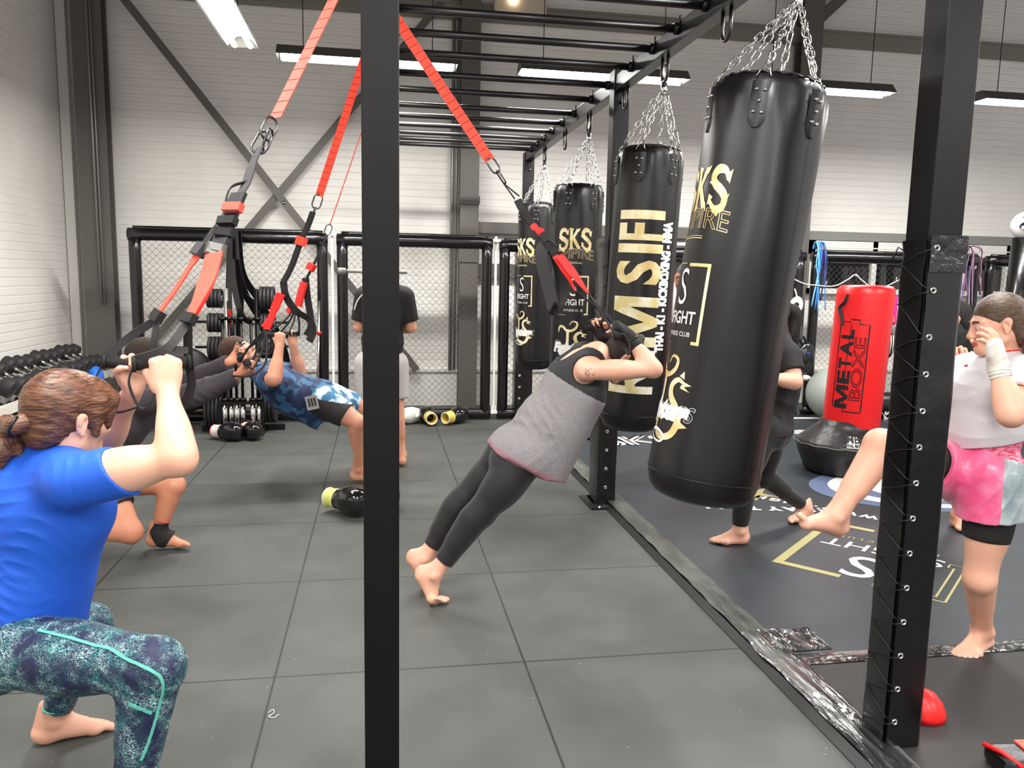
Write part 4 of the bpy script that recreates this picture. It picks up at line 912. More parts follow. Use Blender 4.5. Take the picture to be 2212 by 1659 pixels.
# ---------------------------------------------------------------- man with bent elbows leaning back (camo shirt)
def man_camo():
    hR = A3((-0.403, 5.920, 0.644)); hL = A3((-0.377, 6.160, 0.641)); kR = A3((-0.160, 5.860, 0.499)); kL = A3((-0.070, 6.200, 0.516)); aR = A3((-0.153, 6.020, 0.106)); aL = A3((-0.073, 6.350, 0.096))
    wa = A3((-0.545, 6.030, 0.683)); ch = A3((-0.723, 6.020, 0.755)); nb = A3((-0.873, 6.020, 0.849)); sR = A3((-0.798, 5.800, 0.819)); sL = A3((-0.821, 6.250, 0.839))
    eR = A3((-0.714, 5.620, 0.855)); wR = A3((-0.688, 5.720, 1.072)); eL = A3((-0.607, 6.280, 0.813)); wL = A3((-0.652, 6.220, 1.049)); hd = A3((-1.007, 5.980, 1.000))
    hf = (.70, -.16, .62); hu = (-.66, 0, .72)
    p = person('man in a blue camouflage shirt and shorts leaning back, knees bent', at_floor((aR+aL)/2)); B = Sdf(.007); front = (.3, 0, .95)
    torso(B, hL, hR, wa, ch, sL, sR, nb, front, 1.0, butt=.08)
    W_, fr = head(B, hd, hf, hu, 1.0, jaw=1.15); neck(B, nb, hd, fr, 1, .06)
    for h, k_, a in ((hR, kR, aR), (hL, kL, aL)): leg(B, h, k_, a, 1, th=.088, kr=.058, cr=.06, ar=.037)
    foot(B, aR, (1, -.1, 0), (0, 0, 1), -1, 1.1); foot(B, aL, (1, .1, 0), (0, 0, 1), 1, 1.1)
    arm(B, sR, eR, wR, 1, r=(.056, .048, .050, .031)); arm(B, sL, eL, wL, 1, r=(.056, .048, .050, .031))
    H1 = hand(B, wR, (.05, .1, 1), (.1, 1, 0), 1, 1.0, curl=((75, 92, 45),)*4); H2 = hand(B, wL, (0, 0, 1), (.3, -1, 0), -1, 1.0, curl=((70, 92, 45),)*4)
    B.mesh('body', [M_skin2], p)
    face_details(W_, fr, 1, p, brow=(50, 34, 28))
    up = nv(ch-(hL+hR)/2); pel = (hL+hR)/2
    cm = mat('blue_camouflage', (22, 38, 74), .7, c2=(48, 92, 132), cscale=13, cdet=2, camt=(.50, .56), bump=(200, .1, .001))
    T = Sdf(.008); hem = [(pel+A3((.0, 0, .0)), -up)]
    torso(T, hL, hR, wa, ch, sL, sR, nb, front, 1.0, w=(.18, .165, .17), dp=(.13, .13, .13), inf=.016, clips=hem)
    T.cap(ch+A3((.03, 0, -.10)), pel+A3((-.05, -.02, -.11)), .10, .12, .08, clips=hem)
    for s_, e in ((sR, eR), (sL, eL)): T.cap(s_, e, .078, .072, .03, clips=[(s_+(e-s_)*.72, e-s_)])
    T.mesh('t_shirt', cm, p, folds=[(wa, .4, (.9, 0, .4), .07, .010), (ch, .3, (.4, .2, -.9), .06, .008)])
    sh = mat('camo_shorts', (190, 212, 226), .6, c2=(48, 108, 146), cscale=12, cdet=2, camt=(.48, .54)); pn = mat('black_shorts_panel', (34, 31, 32), .7); lt = mat('grey_patch', (150, 146, 144), .6)
    Z = Sdf(.007)
    for h, k_ in ((hR, kR), (hL, kL)): Z.cap(h, k_, .118, .092, .05, clips=[(h+(k_-h)*.66, k_-h)])
    torso(Z, hL, hR, wa, ch, sL, sR, nb, front, 1.0, inf=.018, clips=[(pel+up*.10, up)])
    so = Z.mesh('shorts', [sh, pn], p, folds=[(kR, .3, (.8, 0, .3), .06, .008)], paint=[(lambda P: (P[:, 2] < pel[2]+.03-(P[:, 0]-pel[0])*.2) & (P[:, 1] < 6.05), 1)])
    v, f = text_mesh('MB', .085, bold=.003); M_ = Matrix.Rotation(-.15, 3, 'Y') @ Matrix.Rotation(PI/2, 3, 'X'); c = A3((-0.476, 5.760, 0.663))
    bd = MB().box(tuple(c), (.085, .004, .10), 0, Matrix.Rotation(-.2, 3, 'Y')).build('side_badge', lt, so)
    for i_, (dx_, wd_) in enumerate(((-.02, .012), (.0, .012), (.02, .012))): MB().box((c[0]+dx_, c[1]-.004, c[2]+.004*i_), (wd_, .003, .06), 0, Matrix.Rotation(-.2, 3, 'Y')).build('badge_bar', pn, bd)
    # hair and beard
    Hh = Sdf(.005); F = lambda x, y, z: hd+(fr.T@A3((x, y, z)))
    Hh.ell(F(0, -.018, .050), (.086, .108, .092), fr, .02); Hh.ell(F(0, -.07, -.02), (.07, .045, .06), fr, .03)
    Hh.ell(F(0, .115, -.04), (.075, .06, .085), fr, .01, sub=True)
    for x in (-1, 1): Hh.ell(F(x*.085, .0, -.03), (.016, .03, .04), fr, .006, sub=True)
    Hh.mesh('hair', hairlike('brown_hair', (44, 28, 20), (84, 54, 38), scale=45, rough=.8), p, folds=[(hd, .22, fr[1], .018, .008), (hd, .22, fr[0], .014, .006)])
    Hb = Sdf(.0045)
    for x in (-1, 1): Hb.cap(F(x*.060, .006, -.04), F(x*.050, .035, -.085), .013, .018, .01); Hb.cap(F(x*.050, .035, -.085), F(x*.014, .088, -.098), .018, .017, .01)
    Hb.ell(F(0, .092, -.094), (.03, .016, .022), fr, .01); Hb.cap(F(-.022, .097, -.052), F(.022, .097, -.052), .0055, .0055, .005)
    Hb.mesh('beard', hairlike('beard_hair', (92, 56, 42), (120, 78, 60), scale=90), p)
    return p, H1, H2
C_, CH1, CH2 = man_camo()

# ---------------------------------------------------------------- kneeling man in long dark sleeves
def man_kneel():
    hR = A3((-1.509, 4.520, 0.433)); hL = A3((-1.549, 4.740, 0.404)); kL = A3((-1.150, 4.620, 0.377)); aL = A3((-1.244, 4.620, 0.103)); kR = A3((-1.324, 4.400, 0.183)); aR = A3((-1.730, 4.420, 0.186))
    wa = A3((-1.457, 4.630, 0.602)); ch = A3((-1.364, 4.620, 0.773)); nb = A3((-1.302, 4.620, 0.942)); sR = A3((-1.219, 4.420, 0.887)); sL = A3((-1.337, 4.830, 0.872))
    eR = A3((-0.961, 4.340, 0.938)); wR = A3((-0.740, 4.320, 1.038)); eL = A3((-1.049, 4.750, 0.958)); wL = A3((-0.828, 4.600, 1.081)); hd = A3((-1.255, 4.620, 1.097)); hf = (.9, .3, .1); hu = (-.1, 0, 1)
    p = person('man in long dark sleeves kneeling on one knee with black ankle support', at_floor((kR+aL)/2)); B = Sdf(.007); front = (.9, .1, .3)
    torso(B, hL, hR, wa, ch, sL, sR, nb, front, 1); W_, fr = head(B, hd, hf, hu, 1.0); neck(B, nb, hd, fr, 1, .058)
    leg(B, hR, kR, aR, 1, th=.088, kr=.060, cr=.06, back=(0, 0, 1)); leg(B, hL, kL, aL, 1, th=.086, kr=.057, cr=.058)
    foot(B, aL, (1, -.05, 0), (0, 0, 1), 1, 1.05); foot(B, aR, (-.8, 0, -.45), (-.45, 0, .85), -1, 1.0)
    arm(B, sR, eR, wR); arm(B, sL, eL, wL)
    H1 = hand(B, wR, (.9, .1, .42), (-.35, .2, .9), 1, 1.05, curl=((60, 85, 45), (64, 88, 45), (68, 90, 45), (72, 92, 45))); H2 = hand(B, wL, (.9, 0, .42), (-.3, -.5, .8), -1, 1.0, curl=((60, 85, 45),)*4)
    B.mesh('body', [M_skin3], p); face_details(W_, fr, 1, p)
    dk = mat('dark_purple_jersey', (50, 44, 50), .75, bump=(220, .2, .001), c2=(58, 51, 58), cscale=5)
    T = Sdf(.007); pel = (hL+hR)/2
    torso(T, hL, hR, wa, ch, sL, sR, nb, front, 1, inf=.014, w=(.17, .15, .165), clips=[(pel, (0, 0, -1))])
    for s_, e, w in ((sR, eR, wR), (sL, eL, wL)): arm(T, s_, e, w, 1, inf=.011, r=(.060, .052, .050, .034), clipF=[(w-(w-e)*.03, w-e)])
    T.mesh('long_sleeve_shirt', dk, p, folds=[(eR, .25, wR-eR, .05, .006), (ch, .3, (.4, 0, .9), .07, .008)])
    sh = mat('black_gold_shorts', (26, 24, 26), .5, c2=(200, 170, 96), cscale=9, cdet=1, camt=(.60, .63)); Z = Sdf(.007)
    for h, k_, t in ((hR, kR, .56), (hL, kL, .36)): Z.cap(h, k_, .112, .09, .05, clips=[(h+(k_-h)*t, k_-h)])
    torso(Z, hL, hR, wa, ch, sL, sR, nb, front, 1, inf=.016, clips=[(pel+A3((0, 0, .12)), (0, 0, 1))])
    Z.mesh('shorts', sh, p)
    An = Sdf(.0045); fr_ = A3((1, -.05, 0)); An.cap(aL+(kL-aL)*.28, aL, .040, .042, .01, clips=[(aL+(kL-aL)*.26, kL-aL)]); An.cap(aL+A3((0, 0, -.01)), aL+A3((.095, 0, -.045)), .048, .040, .02, clips=[(aL+A3((.085, 0, 0)), nv((1, 0, -.55)))])
    An.cap(aL+A3((.0, 0, -.04)), aL+A3((.09, 0, -.045)), .048, .046, .01, clips=[(aL+A3((.085, 0, 0)), nv((1, 0, -.55)))])
    an = An.mesh('ankle_support', M_blackcloth, p, clipall=[(A3((0, 0, .004)), (0, 0, -1)), (aL+A3((-.020, 0, -.03)), nv((-1, 0, -.5)))])
    rd = mat('red_edging', (200, 40, 36), .5); k_ = nv(kL-aL); x_ = nv(np.cross(k_, [0, 1, 0])); y_ = np.cross(k_, x_)
    MB().tube([aL+(kL-aL)*.26+(x_*math.cos(a*PI/10)+y_*math.sin(a*PI/10))*.041 for a in range(20)], .004, 6, closed=True).build('edging', rd, an)
    Hh = Sdf(.006); F = lambda x, y, z: hd+(fr.T@A3((x, y, z)))
    Hh.ell(F(0, -.02, .038), (.080, .100, .086), fr, .02); Hh.ell(F(0, -.07, -.02), (.068, .04, .055), fr, .03); Hh.ell(F(0, .11, -.04), (.075, .06, .085), fr, .01, sub=True)
    Hh.mesh('hair', hairlike('short_brown_hair', (36, 28, 23), (66, 52, 42), scale=70, rough=.85), p, folds=[(hd, .2, fr[1], .012, .003)])
    return p, H1, H2
B_, BH1, BH2 = man_kneel()

# ---------------------------------------------------------------- heavy bags
def stk(*a): return stroke(*a)
def letter_S(x=0, w=.8):
    P = spline([(.74, .74, 0), (.60, .92, 0), (.30, .93, 0), (.13, .76, 0), (.24, .60, 0), (.52, .48, 0), (.70, .34, 0), (.64, .12, 0), (.36, .05, 0), (.10, .20, 0)], 5)
    g = stk([(p[0]*w/.8, p[1]) for p in P], [.13, .17, .22, .24, .22, .22, .24, .2, .15, .10])
    g += [[(.60, .80), (.86, .98), (.80, .66)], [(.02, .08), (.22, .30), (.02, .36)], [(.08, .70), (-.04, .62), (.12, .56)], [(.72, .38), (.86, .46), (.80, .30)], [(.30, -.02), (.52, -.10), (.60, .04)]]
    return [[(px+x, py) for px, py in q] for q in g]
def letter_K(x=0):
    g = stk([(.18, 0), (.18, 1)], .2)+stk([(.28, .48), (.66, .95)], [.18, .16])+stk([(.30, .56), (.74, .04)], [.2, .2])
    g += [[(.02, 1.04), (.36, .98), (.28, .88), (.08, .88)], [(.02, -.05), (.36, 0), (.28, .12), (.08, .12)], [(.52, .95), (.86, 1.02), (.72, .82)], [(.62, .10), (.92, -.06), (.80, .16)], [(.02, .5), (.1, .42), (.1, .58)]]
    return [[(px+x, py) for px, py in q] for q in g]
def letter_M():
    return [[(0, 0), (.20, 0), (.20, 1), (0, 1)], [(.80, 0), (1, 0), (1, 1), (.80, 1)], [(.20, 1), (.20, .62), (.42, 0), (.50, 0), (.50, .30), (.28, 1)], [(.72, 1), (.50, .30), (.50, 0), (.58, 0), (.80, .62), (.80, 1)]]
def sks_polys():
    g = letter_S(0)+letter_K(.86)+letter_S(1.76)
    out = []
    for q in g:
        out.append([((px-1.3)/2.6, py) for px, py in q])
    return out
def make_bag(lab, T, axis, hook, front, R=.19, L=1.6, kind='sks', pa=0, group='black heavy bags hanging from the rig', tabs=0.0, wob=.004):
    """T top centre, axis from bottom to top, front = world direction that angle 0 faces, pa = angle of the prints"""
    T = Vector(T); az = Vector(axis).normalized(); fy = Vector(front); fy = (fy-az*fy.dot(az)).normalized(); ax = fy.cross(az)*-1
    # local frame: x right as seen from the front, -y to the front, z up
    ax = az.cross(fy); M = Matrix(((ax.x, -fy.x, az.x, T.x), (ax.y, -fy.y, az.y, T.y), (ax.z, -fy.z, az.z, T.z), (0, 0, 0, 1)))
    t = thing('heavy_bag', lab, 'punching bag', T, group)
    n = 64; prof = [(0, .034), (R*.55, .034), (R-.065, .030), (R-.035, .018), (R-.014, -.002), (R-.003, -.035)]+[(R, -.035-(L-.16)*i/26) for i in range(1, 27)]+[(R-.003, -L+.09), (R-.014, -L+.05), (R-.038, -L+.02), (R-.075, -L+.004), (R*.3, -L), (0, -L)]
    vs = []
    for r, h in prof:
        for j in range(n):
            a = 2*PI*j/n; q = noise.noise(Vector((math.cos(a)*1.3, math.sin(a)*1.3, h*2.1+T.y)))*wob
            if -.16 < h < -.01: q += .005*math.sin(a*12+1)*(1 if h > -.1 else .4)
            rr = r+q*(r > .05); vs.append((rr*math.sin(a), -rr*math.cos(a), h))
    fs = [(i*n+j, (i+1)*n+j, (i+1)*n+(j+1) % n, i*n+(j+1) % n) for i in range(len(prof)-1) for j in range(n)]
    MB().add(vs, fs, True).xf(M).build('bag_body', M_bag, t)
    def sf(a, z, off=.0016):
        q = noise.noise(Vector((math.cos(a)*1.3, math.sin(a)*1.3, z*2.1+T.y)))*wob
        rr = R+q+off; return (rr*math.sin(a), -rr*math.cos(a), z)
    # seams
    MB().tube([sf(2*PI*i/64, -L+.105, .0) for i in range(64)], .0022, 5, closed=True).xf(M).build('bottom_seam', M_strap, t)
    MB().tube([sf(.95, -.05-(L-.2)*i/40, -.0005) for i in range(41)], .0022, 5).xf(M).build('side_seam', M_strap, t)
    rim = MB().tube([((R-.022+.003*math.sin(i*1.9))*math.sin(2*PI*i/96), -(R-.022+.003*math.sin(i*1.9))*math.cos(2*PI*i/96), .010+.003*math.sin(i*1.3)) for i in range(96)], .004, 6, closed=True).xf(M).build('top_binding', M_strap, t)
    hk = M.inverted() @ Vector(hook)
    for i in range(6):
        a = tabs+i*PI/3; w = .034; vs = []; fs = []; rows = [-.028, -.06, -.1, -.15, -.175, -.19]
        for k_, z in enumerate(rows):
            ww = w*(1 if z > -.16 else (.8 if z > -.18 else .4))/R
            for s_ in (-1, -.5, 0, .5, 1): vs.append(sf(a+s_*ww, z, .0065 if abs(s_) < 1 else .0005))
        for k_ in range(len(rows)-1):
            for s_ in range(4): fs.append((k_*5+s_, (k_+1)*5+s_, (k_+1)*5+s_+1, k_*5+s_+1))
        vs += [(0, 0, 0)]*0
        tb = MB().add(vs, fs, True).xf(M).build('strap_tab', M_strap, t)
        for du, z in ((-.014, -.06), (.014, -.062), (0, -.10), (-.014, -.138), (.014, -.140)): MB().ell(sf(a+du/R, z, .0075), (.0078, .0078, .0055), n=10).xf(M).build('rivet', M_chrome, tb)
        c = Vector(sf(a, .015, -.02)); apex = c+(hk-c).normalized()*.035; v = MB()
        for s_ in (-1, 1): v.tube([sf(a+s_*.026/R, -.012, -.004), sf(a+s_*.016/R, .014, -.012), apex], .0026, 6)
        v.xf(M).build('ring_wire', M_chrome, tb)
        sw = hk+(c-hk).normalized()*.05
        MB().chain(apex, sw, .046, .024, .0030).xf(M).build('chain', M_chrome, t)
    up_ = Vector((0, 0, 1)); H = Vector(hook)
    MB().cyl(H+Vector((0, 0, .015)), H+Vector((0, 0, -.05)), .017, 12).cyl(H+Vector((0, 0, .0)), H+Vector((0, 0, .05)), .009, 10).build('swivel', M_chrome, t)
    MB().link(H+Vector((0, 0, .075)), (0, 0, 1), (1, 0, 0), .075, .034, .005).build('carabiner', M_chrome, t)
    def pr(name, mm, x, z, m, rotv=False, off=.0018, sc=1, arc=0):
        vs, fs = mm
        if rotv: P = [sf(pa+(x-p[1]*sc)/R, z+p[0]*sc, off) for p in vs]
        else: P = [sf(pa+(x+p[0]*sc)/R, z+p[1]*sc-arc*(p[0]*sc)**2, off) for p in vs]
        return MB().add(P, fs).xf(M).build(name, m, t)
    if kind == 'sks':
        g = sks_polys(); W = .27
        g = [[(x*W, (y-.5)*.15*(1.0+.25*abs(x))) for x, y in q] for q in g]
        pr('print_letters', poly_mesh(g, .03), 0, -.40, M_gold, arc=.9)
        pr('print_outline_word', text_mesh('EMPIRE', .105, sx=.95, outline=.0016), 0, -.515, M_gold, arc=.7)
        pr('print_line', poly_mesh(stk([(-.10+.02*i, -.2*(-.10+.02*i)**2*0) for i in range(9)], .0035)+stk([(-.10+.02*i, .008) for i in range(9)], .002)), 0, -.585, M_gold, arc=.7)
        w_, h_ = .12, .15; b_ = .012
        pr('print_bracket', poly_mesh([[(.02, h_), (w_, h_), (w_-b_, h_-b_), (.02, h_-b_)], [(w_, h_), (w_, -h_), (w_-b_, -h_), (w_-b_, h_-b_)], [(w_-b_, -h_), (w_-b_, -h_+b_), (w_-.035, -h_+b_), (w_-.035, -h_)]], .02), 0, -.83, M_gold)
        pr('print_frame', poly_mesh(stk([(-.0, h_), (-w_, h_), (-w_, .03)], .003)+stk([(-w_, -.05), (-w_, -h_), (-.06, -h_)], .003), .02), 0, -.83, M_gold)
        pr('print_letter', text_mesh('S', .20, sx=.75, bold=-.002, cell=.03), 0, -.775, M_wprint)
        pr('print_word', text_mesh('SFIGHT', .066, sx=.82, bold=.001, cell=.03), 0, -.885, M_wprint)
        pr('print_word', text_mesh('FITNESS CLUB', .024, sx=1.0, cell=.03), 0, -.945, M_wprint)
        # T and dragon S with scribbled white lettering across
        T1 = spline([(-.115, .085, 0), (-.105, .125, 0), (-.075, .13, 0), (-.045, .10, 0), (-.005, .10, 0), (.03, .125, 0), (.035, .16, 0), (.0, .17, 0), (-.02, .145, 0)], 5)
        g = stk([(p[0], p[1]) for p in T1], [.006, .018, .02, .018, .02, .016, .010, .005])+stk([(-.035, .11), (-.036, .0), (-.045, -.12)], [.022, .020, .016])
        S1 = spline([(.085, .075, 0), (.055, .085, 0), (.025, .06, 0), (.03, .02, 0), (.065, -.02, 0), (.085, -.07, 0), (.06, -.125, 0), (.0, -.14, 0), (-.05, -.11, 0), (-.04, -.07, 0), (.0, -.075, 0)], 5)
        g += stk([(p[0], p[1]) for p in S1], [.010, .020, .026, .028, .030, .030, .024, .018, .012, .005])
        g += [[(.07, .085), (.12, .07), (.085, .062)], [(.075, .07), (.115, .045), (.07, .055)], [(.06, .10), (.08, .12), (.085, .09)], [(.09, -.02), (.115, -.03), (.092, -.045)], [(.10, -.07), (.13, -.085), (.095, -.095)]]
        pr('print_dragon_letters', poly_mesh(g, .03), 0, -1.20, M_gold)
        pr('print_script', text_mesh('Fighters', .10, sx=.88, bold=.007, shear=.25, cell=.03), -.02, -1.235, M_wprint, off=.0026)
        pr('print_script_outline', text_mesh('Fighters', .125, sx=.80, outline=.0012, shear=.3, cell=.04), -.015, -1.228, M_wprint, off=.0022)
        Q = spline([(-.13, -.16, 0), (-.10, -.12, 0), (-.02, -.10, 0), (.04, -.12, 0), (.02, -.145, 0), (-.05, -.135, 0), (-.12, -.10, 0)], 5)
        pr('print_swoosh', poly_mesh(stk([(p[0], p[1]) for p in Q], [.003, .010, .012, .010, .008, .008, .003]), .03), -.01, -1.215, M_wprint, off=.0026)
    else:
        z = -.33
        for ch_, hgt in (('I', .07), ('F', .115), ('I', .07), (' ', .02), ('S', .155), (' ', .05), ('M', .30), ('I', .08), ('R', .19)):
            if ch_ != ' ':
                vs, fs = poly_mesh(letter_M(), .09) if ch_ == 'M' else text_mesh(ch_, 1.0, bold=.03, cell=.09); xs = [v[0] for v in vs]; ys = [v[1] for v in vs]; x0, x1, y0, y1 = min(xs), max(xs), min(ys), max(ys)
                pr('print_letter', ([((v[0]-x0)/(x1-x0)*(hgt-.02)-hgt+.01, ((v[1]-y0)/(y1-y0)-.5)*.27, 0) for v in vs], fs), 0, z, M_gold if hgt < .3 and z > -.9 else M_goldw, rotv=True)
            z -= hgt
        vs, fs = text_mesh('THAI - K1 - KICKBOXING - MMA', .084, sx=.60, bold=.006, cell=.04, align='RIGHT')
        pr('print_word', (vs, fs), .165, -.40, M_wprint, rotv=True)
    return t
M_goldw = mat('worn_gold_print', (226, 222, 200), .45, c2=(206, 190, 130), cscale=12, cdet=5, camt=(.4, .55))
make_bag('tall black heavy bag with large gold letters reading upward', (1.534, 4.470, 2.303), (.035, .0, 1), (1.60, 4.47, 2.675), (-.28, -1, 0), kind='sifi', pa=-.16, R=.19, L=1.61, tabs=-.35)
make_bag('black heavy bag behind the leaning woman, second from the fence', (1.532, 6.120, 2.283), (.0, .0, 1), (1.60, 6.12, 2.675), (-.22, -1, 0), pa=-.12, tabs=-.42, L=1.61)
make_bag('black heavy bag hanging farthest back, beside the cage fence', (1.544, 7.790, 2.282), (.0, .0, 1), (1.60, 7.79, 2.675), (-.18, -1, 0), pa=-.85, tabs=-.1, L=1.61)
TB = Vector((1.446, 2.880, 2.291)); BB = Vector((1.238, 2.860, 0.760))
make_bag('nearest heavy bag, swung and tilted to the left by a kick', TB, TB-BB, (1.60, 3.0, 2.675), (-.5, -1, 0), R=.212, L=(TB-BB).length*1.02, pa=-1.0, tabs=-.12, wob=.012)

# ---------------------------------------------------------------- suspension trainers
M_or = mat('orange_webbing', (244, 62, 34), .6, bump=(420, .3, .0008), sheen=.3)
M_rd = mat('red_webbing', (226, 28, 24), .6, bump=(420, .3, .0008))
M_web = mat('grey_black_webbing', (58, 56, 58), .7, bump=(420, .3, .0008))
M_webk = mat('black_webbing', (22, 20, 21), .7, bump=(420, .3, .0008))
M_foam = mat('foam_grip', (24, 22, 23), .85, bump=(300, .3, .001))
def anchorband(t, a, b, w, side, nst, m=None):
    a = Vector(a); b = Vector(b); P = [a+(b-a)*i/24 for i in range(25)]
    o = MB().ribbon(P, w, .003, side).build('anchor_band', m or M_or, t); st = MB(); d = (b-a).normalized(); sd = Vector(side); sd = (sd-d*sd.dot(d)).normalized(); n = d.cross(sd)
    for i in range(nst):
        c = a+(b-a)*(i+.5)/nst
        st.beam(c-sd*w*.46, c+sd*w*.46, .0022, .005, n)
    st.build('band_stitching', mat('dark_stitch', (120, 22, 18), .8), o); return o
def wring(t, c, d, n, L=.075, w=.045, r=.0042, nm='carabiner', m=None): return MB().link(c, d, n, L, w, r, 16).build(nm, m or M_dchrome, t)
M_dchrome = mat('dark_chrome', (96, 94, 94), .25, metal=.9)
def grip(t, c, d, L=.125, r=.0155):
    c = Vector(c); d = Vector(d).normalized(); o = MB().cyl(c-d*L/2, c+d*L/2, r, 14).cyl(c-d*(L/2+.008), c-d*L/2, r*1.25, 14).cyl(c+d*L/2, c+d*(L/2+.008), r*1.25, 14).build('handle_grip', M_foam, t)
    return c-d*(L/2+.004), c+d*(L/2+.004)
def to3(g): return Vector([float(x) for x in g])

# 1: the squatting woman's trainer
t = thing('suspension_trainer', 'large orange and black suspension strap held by the squatting woman', 'suspension trainer', (-.03, 3.2, 2.83), 'suspension trainers hanging from the rig')
a0 = Vector((.0, 3.2, 2.93)); a1 = Vector((-0.319, 2.650, 2.059))
anchorband(t, a0, a1, .045, (.75, -.2, .35), 22)
MB().ribbon([(-.05, 3.2, 2.82), (-.05, 3.2, 2.94), (.06, 3.2, 2.94), (.06, 3.2, 2.82), (-.045, 3.2, 2.815)], .045, .003, (0, 1, 0)).build('beam_loop', M_or, t)
wring(t, (-0.333, 2.620, 2.022), Vector((-0.319, 2.650, 2.059))-Vector((-0.347, 2.600, 1.987)), (.8, -.6, .3), .085, .045); wring(t, (-0.352, 2.590, 1.975), Vector((-0.319, 2.650, 2.059))-Vector((-0.361, 2.600, 1.962)), (.2, .9, .1), .085, .045); wring(t, (-0.336, 2.600, 1.985), (.35, .1, 1), (.9, -.2, .1), .07, .035)
MB().ribbon(spline([(-0.357, 2.580, 1.959), (-0.373, 2.530, 1.900), (-0.385, 2.480, 1.837), (-0.398, 2.450, 1.804)], 5), [.03]*6+[.038]*10, .004, [(.8, -.5, .3)]*16).build('webbing', M_web, t)
MB().ribbon(spline([(-0.381, 2.500, 1.847), (-0.424, 2.490, 1.831), (-0.436, 2.460, 1.797), (-0.436, 2.430, 1.749)], 6), .030, .004, (.3, -1, .1)).build('webbing_loop', M_webk, t)
MB().ribbon(spline([(-0.398, 2.440, 1.806), (-0.413, 2.410, 1.758), (-0.427, 2.360, 1.693), (-0.442, 2.320, 1.640)], 6), .052, .012, (.85, -.3, .3)).build('padded_webbing', M_webk, t)
MB().ribbon([(-0.405, 2.395, 1.773), (-0.411, 2.385, 1.750)], .060, .022, (.85, -.3, .3)).build('orange_sleeve', M_or, t)
for (q, q2) in (((-0.417, 2.370, 1.732), (-0.422, 2.360, 1.711)), ((-0.423, 2.350, 1.700), (-0.428, 2.345, 1.679))): MB().ribbon([q, q2], .056, .024, (.85, -.3, .3)).build('keeper_block', M_foam, t)
b_ = MB().beam((-0.462, 2.310, 1.654), (-0.421, 2.310, 1.645), .008, .02).beam((-0.462, 2.300, 1.639), (-0.427, 2.300, 1.628), .010, .008).beam((-0.459, 2.310, 1.659), (-0.465, 2.300, 1.631), .008, .012).beam((-0.418, 2.310, 1.653), (-0.424, 2.300, 1.622), .008, .012)
b_.build('cam_buckle', M_chrome, t)
MB().ribbon(spline([(-0.443, 2.290, 1.631), (-0.450, 2.250, 1.576), (-0.465, 2.200, 1.515), (-0.484, 2.165, 1.466)], 6), [.054]*9+[.052, .048, .044, .040, .036, .034, .032, .03, .03, .03], .005, (.85, -.3, .3)).build('orange_webbing', M_or, t)
MB().ribbon(spline([(-0.438, 2.310, 1.620), (-0.451, 2.240, 1.539), (-0.478, 2.180, 1.468)], 6), .03, .004, (.85, -.3, .3)).build('orange_webbing', M_rd, t)
MB().ribbon([(-0.478, 2.155, 1.471), (-0.489, 2.145, 1.448)], .038, .024, (.85, -.3, .3)).build('rubber_clamp', M_foam, t)
MB().ribbon(spline([(-0.441, 2.420, 1.727), (-0.463, 2.400, 1.694), (-0.484, 2.380, 1.656), (-0.497, 2.370, 1.634)], 5), .034, .008, (.8, -.4, .4)).build('padded_webbing', M_webk, t)
MB().ribbon([(-0.483, 2.360, 1.655), (-0.503, 2.350, 1.624)], .04, .026, (.8, -.4, .4)).build('cam_buckle', M_web, t)
MB().ribbon(spline([(-0.497, 2.350, 1.629), (-0.521, 2.340, 1.588), (-0.555, 2.330, 1.531), (-0.596, 2.320, 1.470)], 6), [.034, .032, .03, .028, .024, .020, .018]+[.018]*12, .004, (.8, -.4, .4)).build('orange_webbing', M_or, t)
MB().ribbon([(-0.593, 2.315, 1.470), (-0.610, 2.310, 1.442)], .036, .022, (.8, -.4, .4)).build('rubber_clamp', M_foam, t)
gR = AHR['grip']; gL = AHL['grip']; dR = AHR['s']; dL = AHL['s']
r0, r1 = grip(t, Vector(gR)+Vector(dR)*.006, dR, .122, .0165); l0, l1 = grip(t, Vector(gL)+Vector(dL)*.012, dL, .125, .0165)
MB().ribbon(spline([(-0.487, 2.145, 1.448), (-0.527, 2.100, 1.387), r1+Vector((0, 0, .01))], 6), .022, .0035, (.65, .2, -.7)).build('handle_webbing', M_web, t)
MB().ribbon(spline([(-0.482, 2.150, 1.450), (-0.524, 2.140, 1.389), r0+Vector((.0, .0, .03))], 6), .018, .0035, (.65, .2, -.7)).build('handle_webbing', M_web, t)
MB().ribbon(spline([(-0.606, 2.310, 1.445), (-0.671, 2.330, 1.404), l1+Vector((0, 0, .012))], 6), .022, .0035, (.65, .2, -.7)).build('handle_webbing', M_web, t)
MB().ribbon(spline([(-0.601, 2.300, 1.440), (-0.604, 2.280, 1.392), (-0.605, 2.270, 1.349)], 4), .018, .003, (.9, -.3, 0)).build('loose_tail', M_webk, t)
MB().ribbon(spline([(-0.484, 2.140, 1.446), (-0.490, 2.160, 1.360), (-0.485, 2.160, 1.287), (-0.507, 2.160, 1.226)], 6), .024, .003, (.9, -.3, 0)).build('loose_tail', M_webk, t)
MB().ribbon(spline([l1, l1+Vector((-.02, -.01, -.06)), l1+Vector((.03, -.02, -.14)), l0+Vector((.05, 0, -.06)), l0], 8), .010, .0035, (0, 1, .2)).build('handle_loop', M_webk, t)
MB().ribbon(spline([r1, r1+Vector((-.01, -.01, -.05)), r1+Vector((.02, -.02, -.11)), r1+Vector((.055, -.02, -.07)), r1+Vector((.06, 0, -.01))], 8), .010, .0035, (0, 1, .2)).build('handle_loop', M_webk, t)

